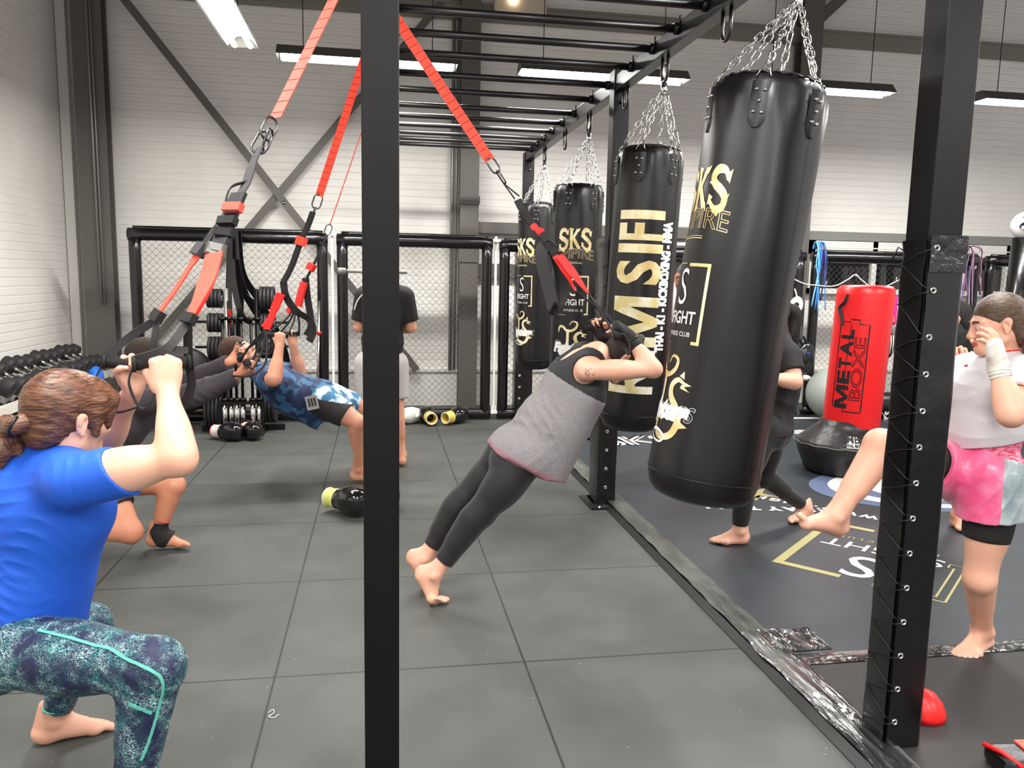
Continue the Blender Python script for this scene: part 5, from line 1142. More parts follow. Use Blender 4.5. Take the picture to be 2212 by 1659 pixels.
def small_trainer(lab, anc, ring, pts, split, handles, w=.045, side=(.8, -.4, .3), nst=20, edge=False):
    t = thing('suspension_trainer', lab, 'suspension trainer', anc, 'suspension trainers hanging from the rig')
    anchorband(t, anc, ring, w if not edge else .028, side, nst)
    R_ = Vector(ring); A_ = Vector(anc); d = (A_-R_).normalized()
    wring(t, R_-d*.03, d, (.3, -1, .2), .08, .045); wring(t, R_-d*.095, d, (1, .2, .1), .07, .03)
    MB().cyl((anc[0], anc[1], anc[2]), (anc[0], anc[1], 2.94), .012, 8).build('anchor_loop', M_or, t)
    MB().ribbon(spline(pts, 5), .034, .014, side).build('padded_webbing', M_webk, t)
    return t
# 2: band reaching down to the kneeling man
t = small_trainer('suspension strap with wide orange band reaching to the kneeling man', (-.03, 4.5, 2.86), (-0.319, 4.500, 1.997), [(-0.351, 4.480, 1.911), (-0.380, 4.470, 1.830), (-0.414, 4.460, 1.755), (-0.464, 4.450, 1.618), (-0.511, 4.440, 1.526)], 0, 0, w=.058, side=(.8, -.6, .25), nst=24)
MB().ribbon([(-0.403, 4.440, 1.774), (-0.418, 4.440, 1.730)], .06, .03, (.8, -.6, .25)).build('orange_sleeve', M_or, t)
MB().ribbon(spline([(-0.520, 4.430, 1.471), (-0.547, 4.420, 1.407), (-0.569, 4.400, 1.345), (-0.594, 4.380, 1.280)], 4), [.06]*6+[.045]*7, .012, (.8, -.6, .25)).build('red_webbing', M_rd, t)
MB().ribbon(spline([(-0.533, 4.450, 1.443), (-0.573, 4.430, 1.356), (-0.614, 4.400, 1.293)], 4), .03, .008, (.8, -.6, .25)).build('red_webbing', M_rd, t)
MB().ribbon(spline([(-0.508, 4.440, 1.536), (-0.495, 4.440, 1.456), (-0.441, 4.420, 1.378), (-0.373, 4.410, 1.334), (-0.354, 4.410, 1.272), (-0.375, 4.420, 1.213)], 6), .045, .004, (.8, -.5, .1)).build('loose_tail', M_webk, t)
hh = [Vector(BH1['grip']), Vector(BH2['grip'])]
a_, b_ = grip(t, hh[0]+Vector(BH1['s'])*.01, BH1['s'], .14, .017); c_2, d_2 = grip(t, hh[1]+Vector(BH2['s'])*.01, BH2['s'], .14, .017)
for q0, e1, e2 in (((-0.597, 4.380, 1.277), a_, b_), ((-0.604, 4.400, 1.276), c_2, d_2)):
    MB().tube(spline([q0, (Vector(q0)+e1)/2+Vector((0, 0, .01)), e1], 5), .006, 6).build('handle_cord', M_webk, t)
    MB().tube(spline([q0, (Vector(q0)+e2)/2+Vector((.03, 0, -.02)), e2+Vector((.03, 0, -.03)), e2], 5), .006, 6).build('handle_cord', M_webk, t)
MB().tube(spline([(-0.595, 4.380, 1.270), (-0.584, 4.300, 1.168), (-0.592, 4.250, 1.100), (-0.659, 4.220, 1.051), (-0.755, 4.250, 1.047)], 6), .006, 6).build('handle_loop', M_webk, t)
# 3: narrow strap of the man in the camouflage shirt
t = small_trainer('narrow suspension strap seen edge-on, held by the man in camouflage', (-.03, 6.0, 2.86), (-0.353, 6.000, 1.927), [(-0.382, 5.980, 1.836), (-0.426, 5.970, 1.735), (-0.471, 5.950, 1.634), (-0.523, 5.930, 1.530)], 0, 0, w=.03, side=(.15, 1, .1), nst=22, edge=True)
MB().ribbon([(-0.469, 5.920, 1.650), (-0.495, 5.920, 1.603)], .07, .03, (.8, -.6, .25)).build('orange_sleeve', M_rd, t)
MB().ribbon(spline([(-0.530, 5.900, 1.517), (-0.553, 5.890, 1.434), (-0.573, 5.880, 1.345)], 4), .06, .02, (.8, -.6, .25)).build('red_webbing', M_rd, t)
g0, g1 = grip(t, Vector(CH1['grip'])+Vector(CH1['s'])*.03, CH1['s'], .14, .017); g2, g3 = grip(t, Vector(CH2['grip'])+Vector(CH2['s'])*.03, CH2['s'], .14, .017)
MB().ribbon([(-0.624, 5.870, 1.341), (-0.641, 5.870, 1.298)], .04, .02, (.8, -.6, .25)).build('rubber_clamp', M_rd, t)
for q0, e1, e2 in (((-0.585, 5.870, 1.338), g0, g1), ((-0.588, 5.900, 1.337), g2, g3)):
    for e in (e1, e2): MB().tube(spline([q0, (Vector(q0)+e)/2+Vector((.01, 0, -.01)), e], 5), .007, 6).build('handle_cord', M_webk, t)
MB().ribbon(spline([(-0.523, 5.930, 1.550), (-0.511, 5.920, 1.417), (-0.486, 5.900, 1.218), (-0.520, 5.900, 1.134)], 6), .05, .004, (.9, -.2, .1)).build('loose_tail', M_webk, t)
MB().tube(spline([g1, g1+Vector((.05, 0, -.06)), g1+Vector((.02, 0, -.14)), g1+Vector((-.06, 0, -.11)), g0], 6), .008, 6).build('handle_loop', M_webk, t)
# 4: strap of the woman in the middle
t = small_trainer('suspension strap with a long orange band held by the leaning woman', (.0, 3.86, 2.86), (0.520, 3.820, 2.129), [(0.653, 3.800, 1.947), (0.675, 3.790, 1.904), (0.700, 3.790, 1.866), (0.724, 3.790, 1.836)], 0, 0, w=.05, side=(.75, .1, .55), nst=24)
for o in (0, 1): MB().tube([(0.561, 3.810, 2.061), (0.586, 3.810, 2.023), (Vector((0.640, 3.800, 1.951)) if o else Vector((0.662, 3.800, 1.965)))], .0035, 6).build('cord', M_webk, t)
MB().ribbon(spline([(0.717, 3.790, 1.840), (0.743, 3.780, 1.814), (0.775, 3.780, 1.793)], 4), [.018, .022, .034, .036, .026, .028, .038, .04, .036], .008, (.75, .1, .55)).build('orange_keeper', M_rd, t)
MB().ribbon(spline([(0.775, 3.780, 1.798), (0.806, 3.770, 1.741), (0.848, 3.770, 1.681)], 5), .04, .014, (.75, .1, .55)).build('padded_webbing', M_webk, t)
MB().ribbon(spline([(0.831, 3.780, 1.716), (0.787, 3.790, 1.741), (0.777, 3.800, 1.671), (0.815, 3.800, 1.538), (0.843, 3.800, 1.430)], 7), .075, .004, (.6, -.7, .2)).build('webbing_loop', M_web, t)
MB().ribbon(spline([(0.839, 3.770, 1.705), (0.871, 3.780, 1.606), (0.881, 3.780, 1.512), (0.850, 3.790, 1.431), (0.834, 3.800, 1.439)], 6), .085, .004, (.5, -.8, .1)).build('webbing_loop', M_webk, t)
MB().ribbon(spline([(0.837, 3.760, 1.689), (0.875, 3.740, 1.628), (0.930, 3.720, 1.523)], 5), [.036]*6+[.030, .022, .016, .012, .010], .006, (.75, .1, .5)).build('red_webbing', M_rd, t)
MB().ribbon(spline([(0.850, 3.740, 1.689), (0.904, 3.700, 1.615), (0.979, 3.660, 1.512)], 5), [.040]*6+[.036, .030, .024, .016, .010], .006, (.75, .1, .5)).build('red_webbing', M_rd, t)
n0, n1 = grip(t, Vector(DH1['grip'])+Vector(DH1['s'])*.0, DH1['s'], .14, .016); n2, n3 = grip(t, Vector(DH2['grip']), DH2['s'], .14, .016)
for q0, e1, e2 in (((0.979, 3.660, 1.512), n0, n1), ((0.930, 3.720, 1.523), n2, n3)):
    for e in (e1, e2): MB().tube(spline([q0, (Vector(q0)+e)/2+Vector((.0, 0, .0)), e], 5), .005, 6).build('handle_cord', M_webk, t)
MB().tube(spline([n0, n0+Vector((.03, 0, .01)), n0+Vector((.06, 0, -.03)), n0+Vector((.055, 0, -.08)), n1], 6), .006, 6).build('handle_loop', M_webk, t)

# ---------------------------------------------------------------- kicking woman in the white shirt and pink shorts
def woman_kick():
    rt = A3((.77, -.64, 0)); vw = A3((.64, .77, 0))
    hL = A3((2.447, 2.740, 0.794)); hR = A3((2.460, 2.920, 0.776)); kL = A3((2.420, 2.740, 0.400)); aL = A3((2.574, 2.870, 0.108)); kR = A3((1.968, 2.800, 0.947)); aR = A3((1.781, 2.780, 0.674))
    wa = A3((2.472, 2.850, 0.990)); ch = A3((2.501, 2.860, 1.134)); nb = A3((2.560, 2.880, 1.286)); sR = A3((2.494, 3.020, 1.211)); sL = A3((2.529, 2.720, 1.229))
    eL = A3((2.287, 2.520, 1.118)); wL = A3((2.282, 2.600, 1.288)); eR = A3((2.538, 3.100, 1.045)); wR = A3((2.513, 3.120, 1.209)); hd = A3((2.491, 2.870, 1.430)); hf = (-.90, .34, -.22); hu = (-.12, .08, 1)
    p = person('woman in a white football shirt and pink shorts kicking out at the heavy bag', at_floor(aL)); B = Sdf(.0042); front = (-.85, -.35, -.05)
    torso(B, hL, hR, wa, ch, sL, sR, nb, front, .98, bust=.06, butt=.08)
    W_, fr = head(B, hd, hf, hu, .98); neck(B, nb, hd, fr, .98, .052)
    leg(B, hL, kL, aL, 1, th=.088, kr=.060, cr=.060, ar=.038, back=(.5, .8, 0)); leg(B, hR, kR, aR, 1, th=.090, kr=.062, cr=.066, ar=.040, back=(.7, 0, -.7))
    tl = foot(B, aL, (-.88, -.46, 0), (0, 0, 1), 1, 1.14); tr = foot(B, aR, (-.93, .1, .22), (.25, 0, .95), -1, 1.02, flex=38)
    arm(B, sL, eL, wL, 1, r=(.056, .046, .048, .030)); arm(B, sR, eR, wR, 1)
    HL = hand(B, wL, (-.26, .10, 1), (-.35, .85, 0), -1, 1.0, curl=((12, 28, 14), (14, 34, 16), (18, 38, 20), (20, 40, 20)), thumb=(25, 40, 10, 10), spread=7)
    hand(B, wR, (0, 0, 1), (-.2, -.9, 0), 1, 1.0, curl=((60, 80, 40),)*4)
    body = B.mesh('body', [M_skin, M_lip, M_nail], p, paint=[(near(W_(0, .094, -.068), (.024, .014, .012), fr), 1)]+[(near(tp_+A3(tu_)*.006*1, .0065), 2) for tp_, tu_ in tl])
    face_details(W_, fr, .98, p, brow=(44, 30, 26))
    wt = mat('white_jersey', (214, 210, 213), .7, c2=(204, 200, 204), cscale=3, bump=(260, .15, .001)); rdm = mat('red_collar', (206, 40, 48), .6)
    T = Sdf(.0055); pel = (hL+hR)/2; up = nv(ch-pel)
    torso(T, hL, hR, wa, ch, sL, sR, nb, front, .98, w=(.19, .175, .178), dp=(.14, .14, .142), inf=.012, bust=.066, clips=[(wa+A3((0, 0, -.035)), (0.25, -.1, -1))])
    for s_, e, q in ((sL, eL, .62), (sR, eR, .62)): c = s_+(e-s_)*q; T.cap(s_, e, .082, .076, .03, clips=[(c, e-s_)]); T.cap(c-(e-s_)*.07, e, .060, .058, .003, sub=True)
    T.cap(nb+A3((0, 0, .03)), nb+A3((-.02, 0, .13)), .062, .075, .008, sub=True)
    sh_ = T.mesh('football_shirt', [wt, rdm], p, folds=[(wa, .35, (.35, .2, 1), .07, .008), (ch+A3((-.05, -.1, 0)), .25, (.7, .1, .6), .06, .006), (sL, .2, (.2, 0, 1), .05, .007)], paint=[(lambda P: (np.linalg.norm(P-(nb+A3((-.005, 0, .045))), axis=1) < .083) & (P[:, 2] > nb[2]-.02), 1)])
    MB().box(tuple((2.363, 2.860, 1.259)), (.026, .004, .008), .5).build('shirt_mark', rdm, sh_); MB().box(tuple((2.342, 2.620, 1.268)), (.016, .004, .016), .5).build('shirt_mark', rdm, sh_)
    # shorts: pink satin with grey satin panels
    pk = mat('pink_satin', (226, 78, 128), .28, c2=(236, 120, 158), cscale=9, bump=(26, .5, .008), sheen=.4); gs = mat('grey_satin', (136, 152, 156), .25, c2=(172, 184, 186), cscale=8, bump=(22, .6, .01), sheen=.4); wb = mat('pink_waistband', (214, 48, 96), .4, c2=(240, 150, 176), cscale=40, stretch=(1, 1, 3), bump=(60, .8, .006)); lab = mat('pale_label', (214, 200, 206), .4)
    Z = Sdf(.005)
    cL = hL+(kL-hL)*.34; Z.cap(hL+A3((0, 0, .02)), kL, .122, .135, .05, clips=[(cL, kL-hL+A3((.06, 0, 0)))]); cR = hR+(kR-hR)*.46; Z.cap(hR, kR, .118, .125, .05, clips=[(cR, kR-hR)])
    torso(Z, hL, hR, wa, ch, sL, sR, nb, front, .98, inf=.022, clips=[(wa+A3((0, 0, .015)), (-.25, .1, 1))]); Z.cap(cL-(kL-hL)*.08, kL, .100, .12, .004, sub=True); Z.cap(cR-(kR-hR)*.08, kR, .096, .11, .004, sub=True)
    ctr = hL+A3((0, -.02, 0)); sd = nv((.80, -.60, 0))
    Z.mesh('shorts', [pk, gs, wb, lab], p, folds=[(hL, .30, (.7, -.5, -.4), .06, .010), (hR, .30, (.5, .3, .9), .06, .010), (wa+A3((0, 0, -.04)), .2, (.9, -.7, .1), .025, .004)],
           paint=[(lambda P: ((P-ctr)@sd > .005) & (P[:, 2] < wa[2]-.075), 1), (lambda P: P[:, 2] > wa[2]-.070+(P-wa)@A3((-.28, .1, 0)), 2), (lambda P: (P[:, 2] > wa[2]-.060+(P-wa)@A3((-.28, .1, 0))) & (P[:, 2] < wa[2]-.012+(P-wa)@A3((-.28, .1, 0))) & ((P-A3((2.250, 2.720, 1.028)))@sd < .04) & ((P-A3((2.250, 2.720, 1.028)))@sd > -.03) & (P[:, 1] < 2.9), 3)])
    U = Sdf(.005); leg(U, hL, kL, aL, 1, th=.088, kr=.060, inf=.007, parts='t', clipT=[(hL+(kL-hL)*.56, kL-hL)]); leg(U, hR, kR, aR, 1, th=.090, kr=.062, inf=.007, parts='t', clipT=[(hR+(kR-hR)*.5, kR-hR)])
    U.mesh('cycling_shorts', M_blackcloth, p)
    # wrapped hands
    wr_ = mat('hand_wrap', (222, 216, 206), .85, bump=(300, .3, .001), c2=(212, 206, 196), cscale=30)
    G = Sdf(.004); d_, n_, s_ = HL['d'], HL['n'], HL['s']
    G.cap(wL+(eL-wL)*.30, wL, .036, .034, .01, clips=[(wL+(eL-wL)*.30, eL-wL)]); G.cap(wL, wL+d_*.03, .034, .034, .02); G.ell(wL+d_*.052, (.047, .048, .026), np.array([s_, d_, n_]), .012)
    for i in range(4): b0 = wL+(d_*.086+s_*FX[i]-n_*.002); G.cap(wL+d_*.03+s_*FX[i]*.6, b0, .017, .0145, .012)
    gw = G.mesh('hand_wrap', wr_, p, folds=[(wL, .14, nv(eL-wL+A3((.05, 0, 0))), .03, .0025)])
    u_ = nv(wL-eL); x_ = nv(np.cross(u_, [0, 1, 0])); y_ = np.cross(u_, x_)
    for k_ in range(5): MB().tube([wL+(eL-wL)*(.02+.055*k_)+(x_*math.cos(a*PI/8)+y_*math.sin(a*PI/8))*.0365+u_*.004*math.sin(a*PI/8+k_) for a in range(16)], .0022, 5, closed=True).build('wrap_edge', wr_, gw)
    # hair pulled back into a ponytail
    F = lambda x, y, z: hd+.98*(fr.T@A3((x, y, z))); Hh = Sdf(.0045)
    Hh.ell(F(0, -.024, .040), (.081, .101, .087), fr, .02); Hh.ell(F(0, -.07, -.01), (.070, .045, .062), fr, .03); Hh.ell(F(-.01, -.082, -.055), (.055, .035, .06), fr, .03)
    Hh.ell(F(0, .130, -.050), (.070, .092, .102), fr, .010, sub=True); Hh.ell(F(0, .085, -.11), (.088, .085, .09), fr, .010, sub=True)
    for x in (-1, 1): Hh.ell(F(x*.086, -.004, -.030), (.016, .022, .038), fr, .006, sub=True)
    hm = hairlike('dark_brown_hair', (58, 42, 28), (104, 80, 58), scale=50, stretch=(1, 1, 5))
    ho = Hh.mesh('hair', hm, p, folds=[(hd, .24, nv(fr[2]+.2*fr[1]), .010, .0018)])
    Q = Sdf(.0045); t0 = F(0, -.115, .045); q1 = F(0, -.150, .045); q2 = F(-.05, -.150, -.03); q3 = F(-.075, -.085, -.12)
    Q.cap(t0, q1, .026, .024, .01); Q.cap(q1, q2, .028, .040, .02); Q.cap(q2, q3, .038, .028, .03); Q.cap(q3, q3+A3((0, 0, -.10)), .028, .010, .02)
    Q.mesh('ponytail', hm, ho, folds=[(q2, .25, (.7, .6, .1), .010, .003)])
    return p
woman_kick()

def simple_person(lab, J, front, top, bottom, hairm, facef, shoes=None, sc=1.0, skin=None, sleeve=.6, shorts=None, curl=((60, 80, 40),)*4, beard=None, vox=.009, extra=None, legcut=.12, hshape=True, ff=None, handf=None, pony=False):
    p = person(lab, at_floor((A3(J['aL'])+A3(J['aR']))/2)); B = Sdf(vox); g = {k_: A3(v) for k_, v in J.items()}
    torso(B, g['hL'], g['hR'], g['wa'], g['ch'], g['sL'], g['sR'], g['nb'], front, sc); W_, fr = head(B, g['hd'], facef, (0, 0, 1), sc); neck(B, g['nb'], g['hd'], fr, sc, .056)
    for s in 'LR': leg(B, g['h'+s], g['k'+s], g['a'+s], sc, back=-A3(front)); arm(B, g['s'+s], g['e'+s], g['w'+s], sc)
    ff = ff or {}
    foot(B, g['aL'], ff.get('L', front), (0, 0, 1), 1, sc); foot(B, g['aR'], ff.get('R', front), (0, 0, 1), -1, sc)
    hf_ = handf or {}
    for s, sd in (('L', -1), ('R', 1)): q = hf_.get(s, ((0, 0, 1), tuple(-x for x in front))); hand(B, g['w'+s], q[0], q[1], sd, sc, curl=curl)
    B.mesh('body', [skin or M_skin2], p); face_details(W_, fr, sc, p)
    T = Sdf(vox); pel = (g['hL']+g['hR'])/2
    torso(T, g['hL'], g['hR'], g['wa'], g['ch'], g['sL'], g['sR'], g['nb'], front, sc, inf=.018, clips=[(pel+A3((0, 0, -.03)), (0, 0, -1))], w=(.17, .155, .165))
    for s in 'LR': T.cap(g['s'+s], g['e'+s], .078, .070, .03, clips=[(g['s'+s]+(g['e'+s]-g['s'+s])*sleeve, g['e'+s]-g['s'+s])])
    to = T.mesh('shirt', top, p, folds=[(g['wa'], .35, (.2, .1, 1), .08, .008)])
    Z = Sdf(vox)
    for s in 'LR':
        if shorts: Z.cap(g['h'+s], g['k'+s], .108, .098, .04, clips=[(g['h'+s]+(g['k'+s]-g['h'+s])*shorts, g['k'+s]-g['h'+s])])
        else: leg(Z, g['h'+s], g['k'+s], g['a'+s], sc, inf=.008, clipC=[(g['a'+s]+(g['k'+s]-g['a'+s])*legcut, g['a'+s]-g['k'+s])], back=-A3(front))
    torso(Z, g['hL'], g['hR'], g['wa'], g['ch'], g['sL'], g['sR'], g['nb'], front, sc, inf=.010, clips=[(g['wa'], (0, 0, 1))])
    Z.mesh('shorts' if shorts else 'leggings', bottom, p)
    Hh = Sdf(.006); F = lambda x, y, z: g['hd']+sc*(fr.T@A3((x, y, z)))
    Hh.ell(F(0, -.022, .040), (.080, .100, .087), fr, .02); Hh.ell(F(0, -.07, -.02), (.068, .045, .06), fr, .03); Hh.ell(F(0, .118, -.045), (.078, .075, .10), fr, .008, sub=True)
    for x in (-1, 1): Hh.ell(F(x*.086, .006, -.03), (.018, .030, .042), fr, .006, sub=True)
    if pony: Hh.cap(F(0, -.10, .03), F(0, -.17, -.02), .03, .035, .02); Hh.cap(F(0, -.17, -.02), F(0, -.15, -.16), .035, .015, .03)
    Hh.mesh('hair', hairm, p, folds=[(g['hd'], .22, fr[1], .014, .003)])
    if beard:
        Hb = Sdf(.005)
        for x in (-1, 1): Hb.cap(F(x*.055, .02, -.06), F(x*.016, .086, -.098), .012, .016, .01)
        Hb.ell(F(0, .09, -.094), (.028, .014, .02), fr, .01); Hb.cap(F(-.022, .097, -.052), F(.022, .097, -.052), .005, .005, .005); Hb.mesh('beard', beard, p)
    return p, to, g
hk_ = hairlike('black_hair', (22, 18, 16), (38, 30, 27), scale=70, rough=.8)
# woman in black behind the tilted bag
J = dict(hL=(2.237, 4.280, 0.728), hR=(2.407, 4.500, 0.698), kL=(2.116, 4.250, 0.388), kR=(2.399, 4.550, 0.361), aL=(2.111, 4.260, 0.117), aR=(2.756, 4.640, 0.124), wa=(2.384, 4.400, 0.888), ch=(2.378, 4.400, 1.057), nb=(2.354, 4.400, 1.239), sL=(2.310, 4.200, 1.167), sR=(2.399, 4.580, 1.146),
         eL=(2.322, 4.120, 1.024), wL=(2.086, 4.000, 1.067), eR=(2.406, 4.700, 0.932), wR=(2.233, 4.500, 1.117), hd=(2.294, 4.400, 1.412))
simple_person('woman in black T-shirt and leggings, barefoot, mostly hidden by the tilted bag', J, (-.95, -.25, 0), M_blackcloth, M_legg, hk_, (-.95, -.2, -.1), skin=M_skin, ff={'L': (-1, .02, 0), 'R': (-.9, -.35, 0)}, sleeve=.62, pony=True, handf={'L': ((-.8, 0, .5), (0, .9, 0)), 'R': ((-.6, 0, .8), (0, -.9, 0))}, vox=.007)
# trainer with pads
J = dict(hL=(2.36, 5.85, .92), hR=(2.36, 6.16, .92), kL=(2.33, 5.82, .50), kR=(2.40, 6.2, .50), aL=(2.42, 5.80, .12), aR=(2.46, 6.24, .12), wa=(2.40, 6.0, 1.12), ch=(2.42, 6.0, 1.32), nb=(2.44, 6.0, 1.52), sL=(2.44, 5.80, 1.44), sR=(2.44, 6.2, 1.44),
         eL=(2.32, 5.72, 1.20), wL=(2.14, 5.78, 1.34), eR=(2.34, 6.28, 1.2), wR=(2.16, 6.22, 1.35), hd=(2.397, 6.000, 1.598))
cp, _, g = simple_person('bearded man in dark clothes holding up pads, between two heavy bags', J, (-1, -.05, 0), M_blackcloth, M_blackcloth, hairlike('grey_black_hair', (62, 56, 54), (108, 100, 96), scale=80), (-.98, -.12, -.12), beard=hairlike('grey_beard', (96, 74, 66), (126, 100, 90), scale=90), skin=M_skin3, shorts=.8)
bl_ = mat('blue_pad', (26, 44, 130), .35); pr_ = mat('red_pad', (204, 36, 44), .4)
for y in (5.70, 6.28):
    t = thing('focus_pad', 'blue, red and white focus pad on the %s hand of the bearded man' % ('near' if y < 6 else 'far'), 'pad', (2.12, y, 1.4), 'focus pads of the bearded man')
    MB().ell((2.12, y, 1.42), (.045, .10, .13)).build('pad_body', bl_, t); MB().ell((2.088, y, 1.44), (.03, .05, .05)).build('pad_target', pr_, t); MB().tube([(2.15, y-.11*math.cos(a*PI/8), 1.43+.14*math.sin(a*PI/8)) for a in range(16)], .02, 8, closed=True).build('pad_rim', M_wht, t)
# standing man seen from behind
J = dict(hL=(-0.093, 6.50, .86), hR=(0.131, 6.50, .86), kL=(-0.084, 6.48, .47), kR=(0.148, 6.48, .47), aL=(-0.058, 6.52, .10), aR=(0.183, 6.52, .10), wa=(0.028, 6.5, 1.05), ch=(0.036, 6.5, 1.26), nb=(0.045, 6.5, 1.48), sL=(-0.118, 6.5, 1.41), sR=(0.208, 6.5, 1.41),
         eL=(-0.161, 6.52, 1.16), wL=(-0.024, 6.72, 1.12), eR=(0.260, 6.52, 1.16), wR=(0.165, 6.72, 1.12), hd=(0.045, 6.53, 1.62))
_, to, g = simple_person('man in black top and grey shorts seen from behind, mostly hidden by the foreground post', J, (0, 1, 0), M_blackcloth, mat('light_grey_shorts', (178, 174, 170), .8), hk_, (0, 1, -.1), shorts=.72, sleeve=.8)
MB().tube(spline([(-.03, 6.40, 1.47), (-.10, 6.39, 1.45), (-.165, 6.42, 1.38), (-.195, 6.44, 1.30)], 5), .006, 6).build('white_piping', M_wht, to)
t = thing('barbell', 'end of a grey steel bar above the shoulder of the man in grey shorts', 'barbell', (-.05, 6.30, 1.60))
MB().cyl((-.30, 6.34, 1.605), (.22, 6.34, 1.605), .014, 12).build('bar', M_lsteel, t); MB().cyl((-.315, 6.34, 1.605), (-.255, 6.34, 1.605), .026, 14).build('collar', M_lsteel, t)
# person behind the kicking woman
J = dict(hL=(3.35, 4.4, .90), hR=(3.62, 4.4, .90), kL=(3.33, 4.38, .50), kR=(3.65, 4.4, .50), aL=(3.32, 4.4, .12), aR=(3.68, 4.4, .12), wa=(3.46, 4.42, 1.08), ch=(3.44, 4.42, 1.26), nb=(3.42, 4.42, 1.36), sL=(3.26, 4.36, 1.30), sR=(3.62, 4.44, 1.30),
         eL=(3.20, 4.3, 1.06), wL=(3.22, 4.1, 1.22), eR=(3.70, 4.4, 1.05), wR=(3.52, 4.15, 1.2), hd=(3.492, 4.400, 1.375))
simple_person('dark-haired person in black glimpsed between the padded post and the kicking woman', J, (-.3, -.9, 0), M_blackcloth, M_blackcloth, hk_, (-.9, .3, 0), shorts=.8)

# ---------------------------------------------------------------- dumbbell rack by the left wall
M_rub = mat('black_rubber', (34, 32, 33), .6, bump=(80, .3, .002))
M_cream = mat('cream_steel', (214, 208, 196), .45)
rk = thing('dumbbell_rack', 'cream steel dumbbell rack standing along the left wall', 'rack', (-3.0, 7.6, 0))
for z, xx in ((.60, -3.02), (.26, -2.94)):
    for dx in (-.13, .13): MB().beam((xx+dx, 5.6, z-.06-dx*.3), (xx+dx, 9.0, z-.06-dx*.3), .05, .02).build('shelf_rail', M_cream if dx > 0 else M_rub, rk)
MB().bbox((-2.83, 5.6, .46), (-2.81, 9.0, .53)).build('front_plate', M_cream, rk)
for y in (5.7, 7.3, 8.95): MB().beam((-3.3, y, 0), (-3.3, y, .8), .05, .05).beam((-3.32, y, .02), (-2.72, y, .02), .05, .04).beam((-3.3, y, .56), (-2.8, y, .46), .04, .04).build('upright', M_cream, rk)
def dumbbell():
    t = thing('dumbbell', 'x', 'dumbbell')
    for s in (-1, 1):
        MB().lathe([(.02, 0), (.066, .004), (.076, .014), (.078, .045), (.078, .085), (.072, .10), (.03, .104)], (s*.072, 0, 0), (s, 0, 0), 12).build('head', M_rub, t)
    MB().lathe([(.026, -.073), (.015, -.055), (.020, -.02), (.020, .02), (.015, .055), (.026, .073)], (0, 0, 0), (1, 0, 0), 14).build('handle', M_chrome, t)
    return t
d0 = dumbbell(); first = True
ordn = ['farthest', 'second farthest', 'third farthest', 'fourth farthest', 'fifth farthest', 'sixth farthest', 'seventh farthest', 'eighth farthest', 'ninth farthest', 'tenth farthest', 'eleventh farthest', 'twelfth farthest', 'thirteenth farthest']
for tier, (z, xx, n_) in enumerate(((.675, -3.02, 12), (.335, -2.94, 11))):
    for i in range(n_):
        lb = 'black rubber dumbbell with chrome handle on the %s shelf, %s from the camera' % (('top', 'lower')[tier], ordn[i]); y = 8.82-i*.185
        loc = (xx, y, z+.010*(i % 3)); ro = (0, .46, random.uniform(-.06, .06)); g = 'dumbbells on the rack by the left wall'
        if first: d0.location = loc; d0.rotation_euler = ro; d0['label'] = lb; d0['group'] = g; first = False
        else: dup(d0, loc, ro, lb, g)
tag(MB().ell((-2.72, 8.2, .53), (.07, .09, .12)).tube(spline([(-2.72, 8.15, .62), (-2.70, 8.12, .50), (-2.72, 8.10, .36)], 5), [.05]*5+[.035]*5+[.02], 10).build('blue_cloth', mat('bright_blue_cloth', (26, 110, 220), .6, bump=(30, .6, .01)), None), 'bright blue cloth hanging over the end of the dumbbell rack', 'cloth')

# ---------------------------------------------------------------- weight tree
wt_ = thing('weight_tree', 'black weight plate tree with short pegs before the far left fence', 'weight tree', (-1.35, 8.2, 0))
for x in (-1.49, -1.20): MB().cyl((x, 8.2, 0), (x, 8.2, 1.42), .022, 12).build('upright', M_lsteel if x < -1.3 else M_black, wt_)
MB().beam((-1.75, 8.2, .03), (-.95, 8.2, .03), .06, .06).beam((-1.35, 7.95, .03), (-1.35, 8.45, .03), .06, .06, (1, 0, 0)).build('base', M_black, wt_)
MB().bbox((-1.475, 8.17, .98), (-1.43, 8.19, 1.30)).build('side_plate', M_strap, wt_)
v, f = text_mesh('APOLLO', .07, sx=.9, bold=.003)
MB().add([(-1.452-y_*.6, 8.166, 1.13+x_*.75) for x_, y_, _ in v], f).build('red_letters', M_rd, wt_)
plate0 = None; PW = .032
def plate(r):
    t = thing('weight_plate', 'x', 'weight plate')
    MB().lathe([(.02, -PW*.4), (r*.35, -PW*.4), (r*.38, -PW*.25), (r*.82, -PW*.25), (r*.86, -PW*.48), (r*.98, -PW*.44), (r, -PW*.2), (r, PW*.2), (r*.98, PW*.44), (r*.86, PW*.48), (r*.82, PW*.25), (r*.38, PW*.25), (r*.35, PW*.4), (.02, PW*.4)], (0, 0, 0), (1, 0, 0), 32).build('disc', M_rub, t)
    MB().lathe([(.018, -PW*.5), (.03, -PW*.5), (.03, PW*.5), (.018, PW*.5)], (0, 0, 0), (1, 0, 0), 16).build('hub_ring', M_lsteel, t); return t
P1, P2, P3 = plate(.095), plate(.115), plate(.215); used = {}
posn = ['upper left', 'middle left', 'lower left', 'upper right', 'middle right', 'lower right', 'bottom left', 'bottom right']
nth = ['outermost', 'second', 'third', 'fourth', 'innermost']
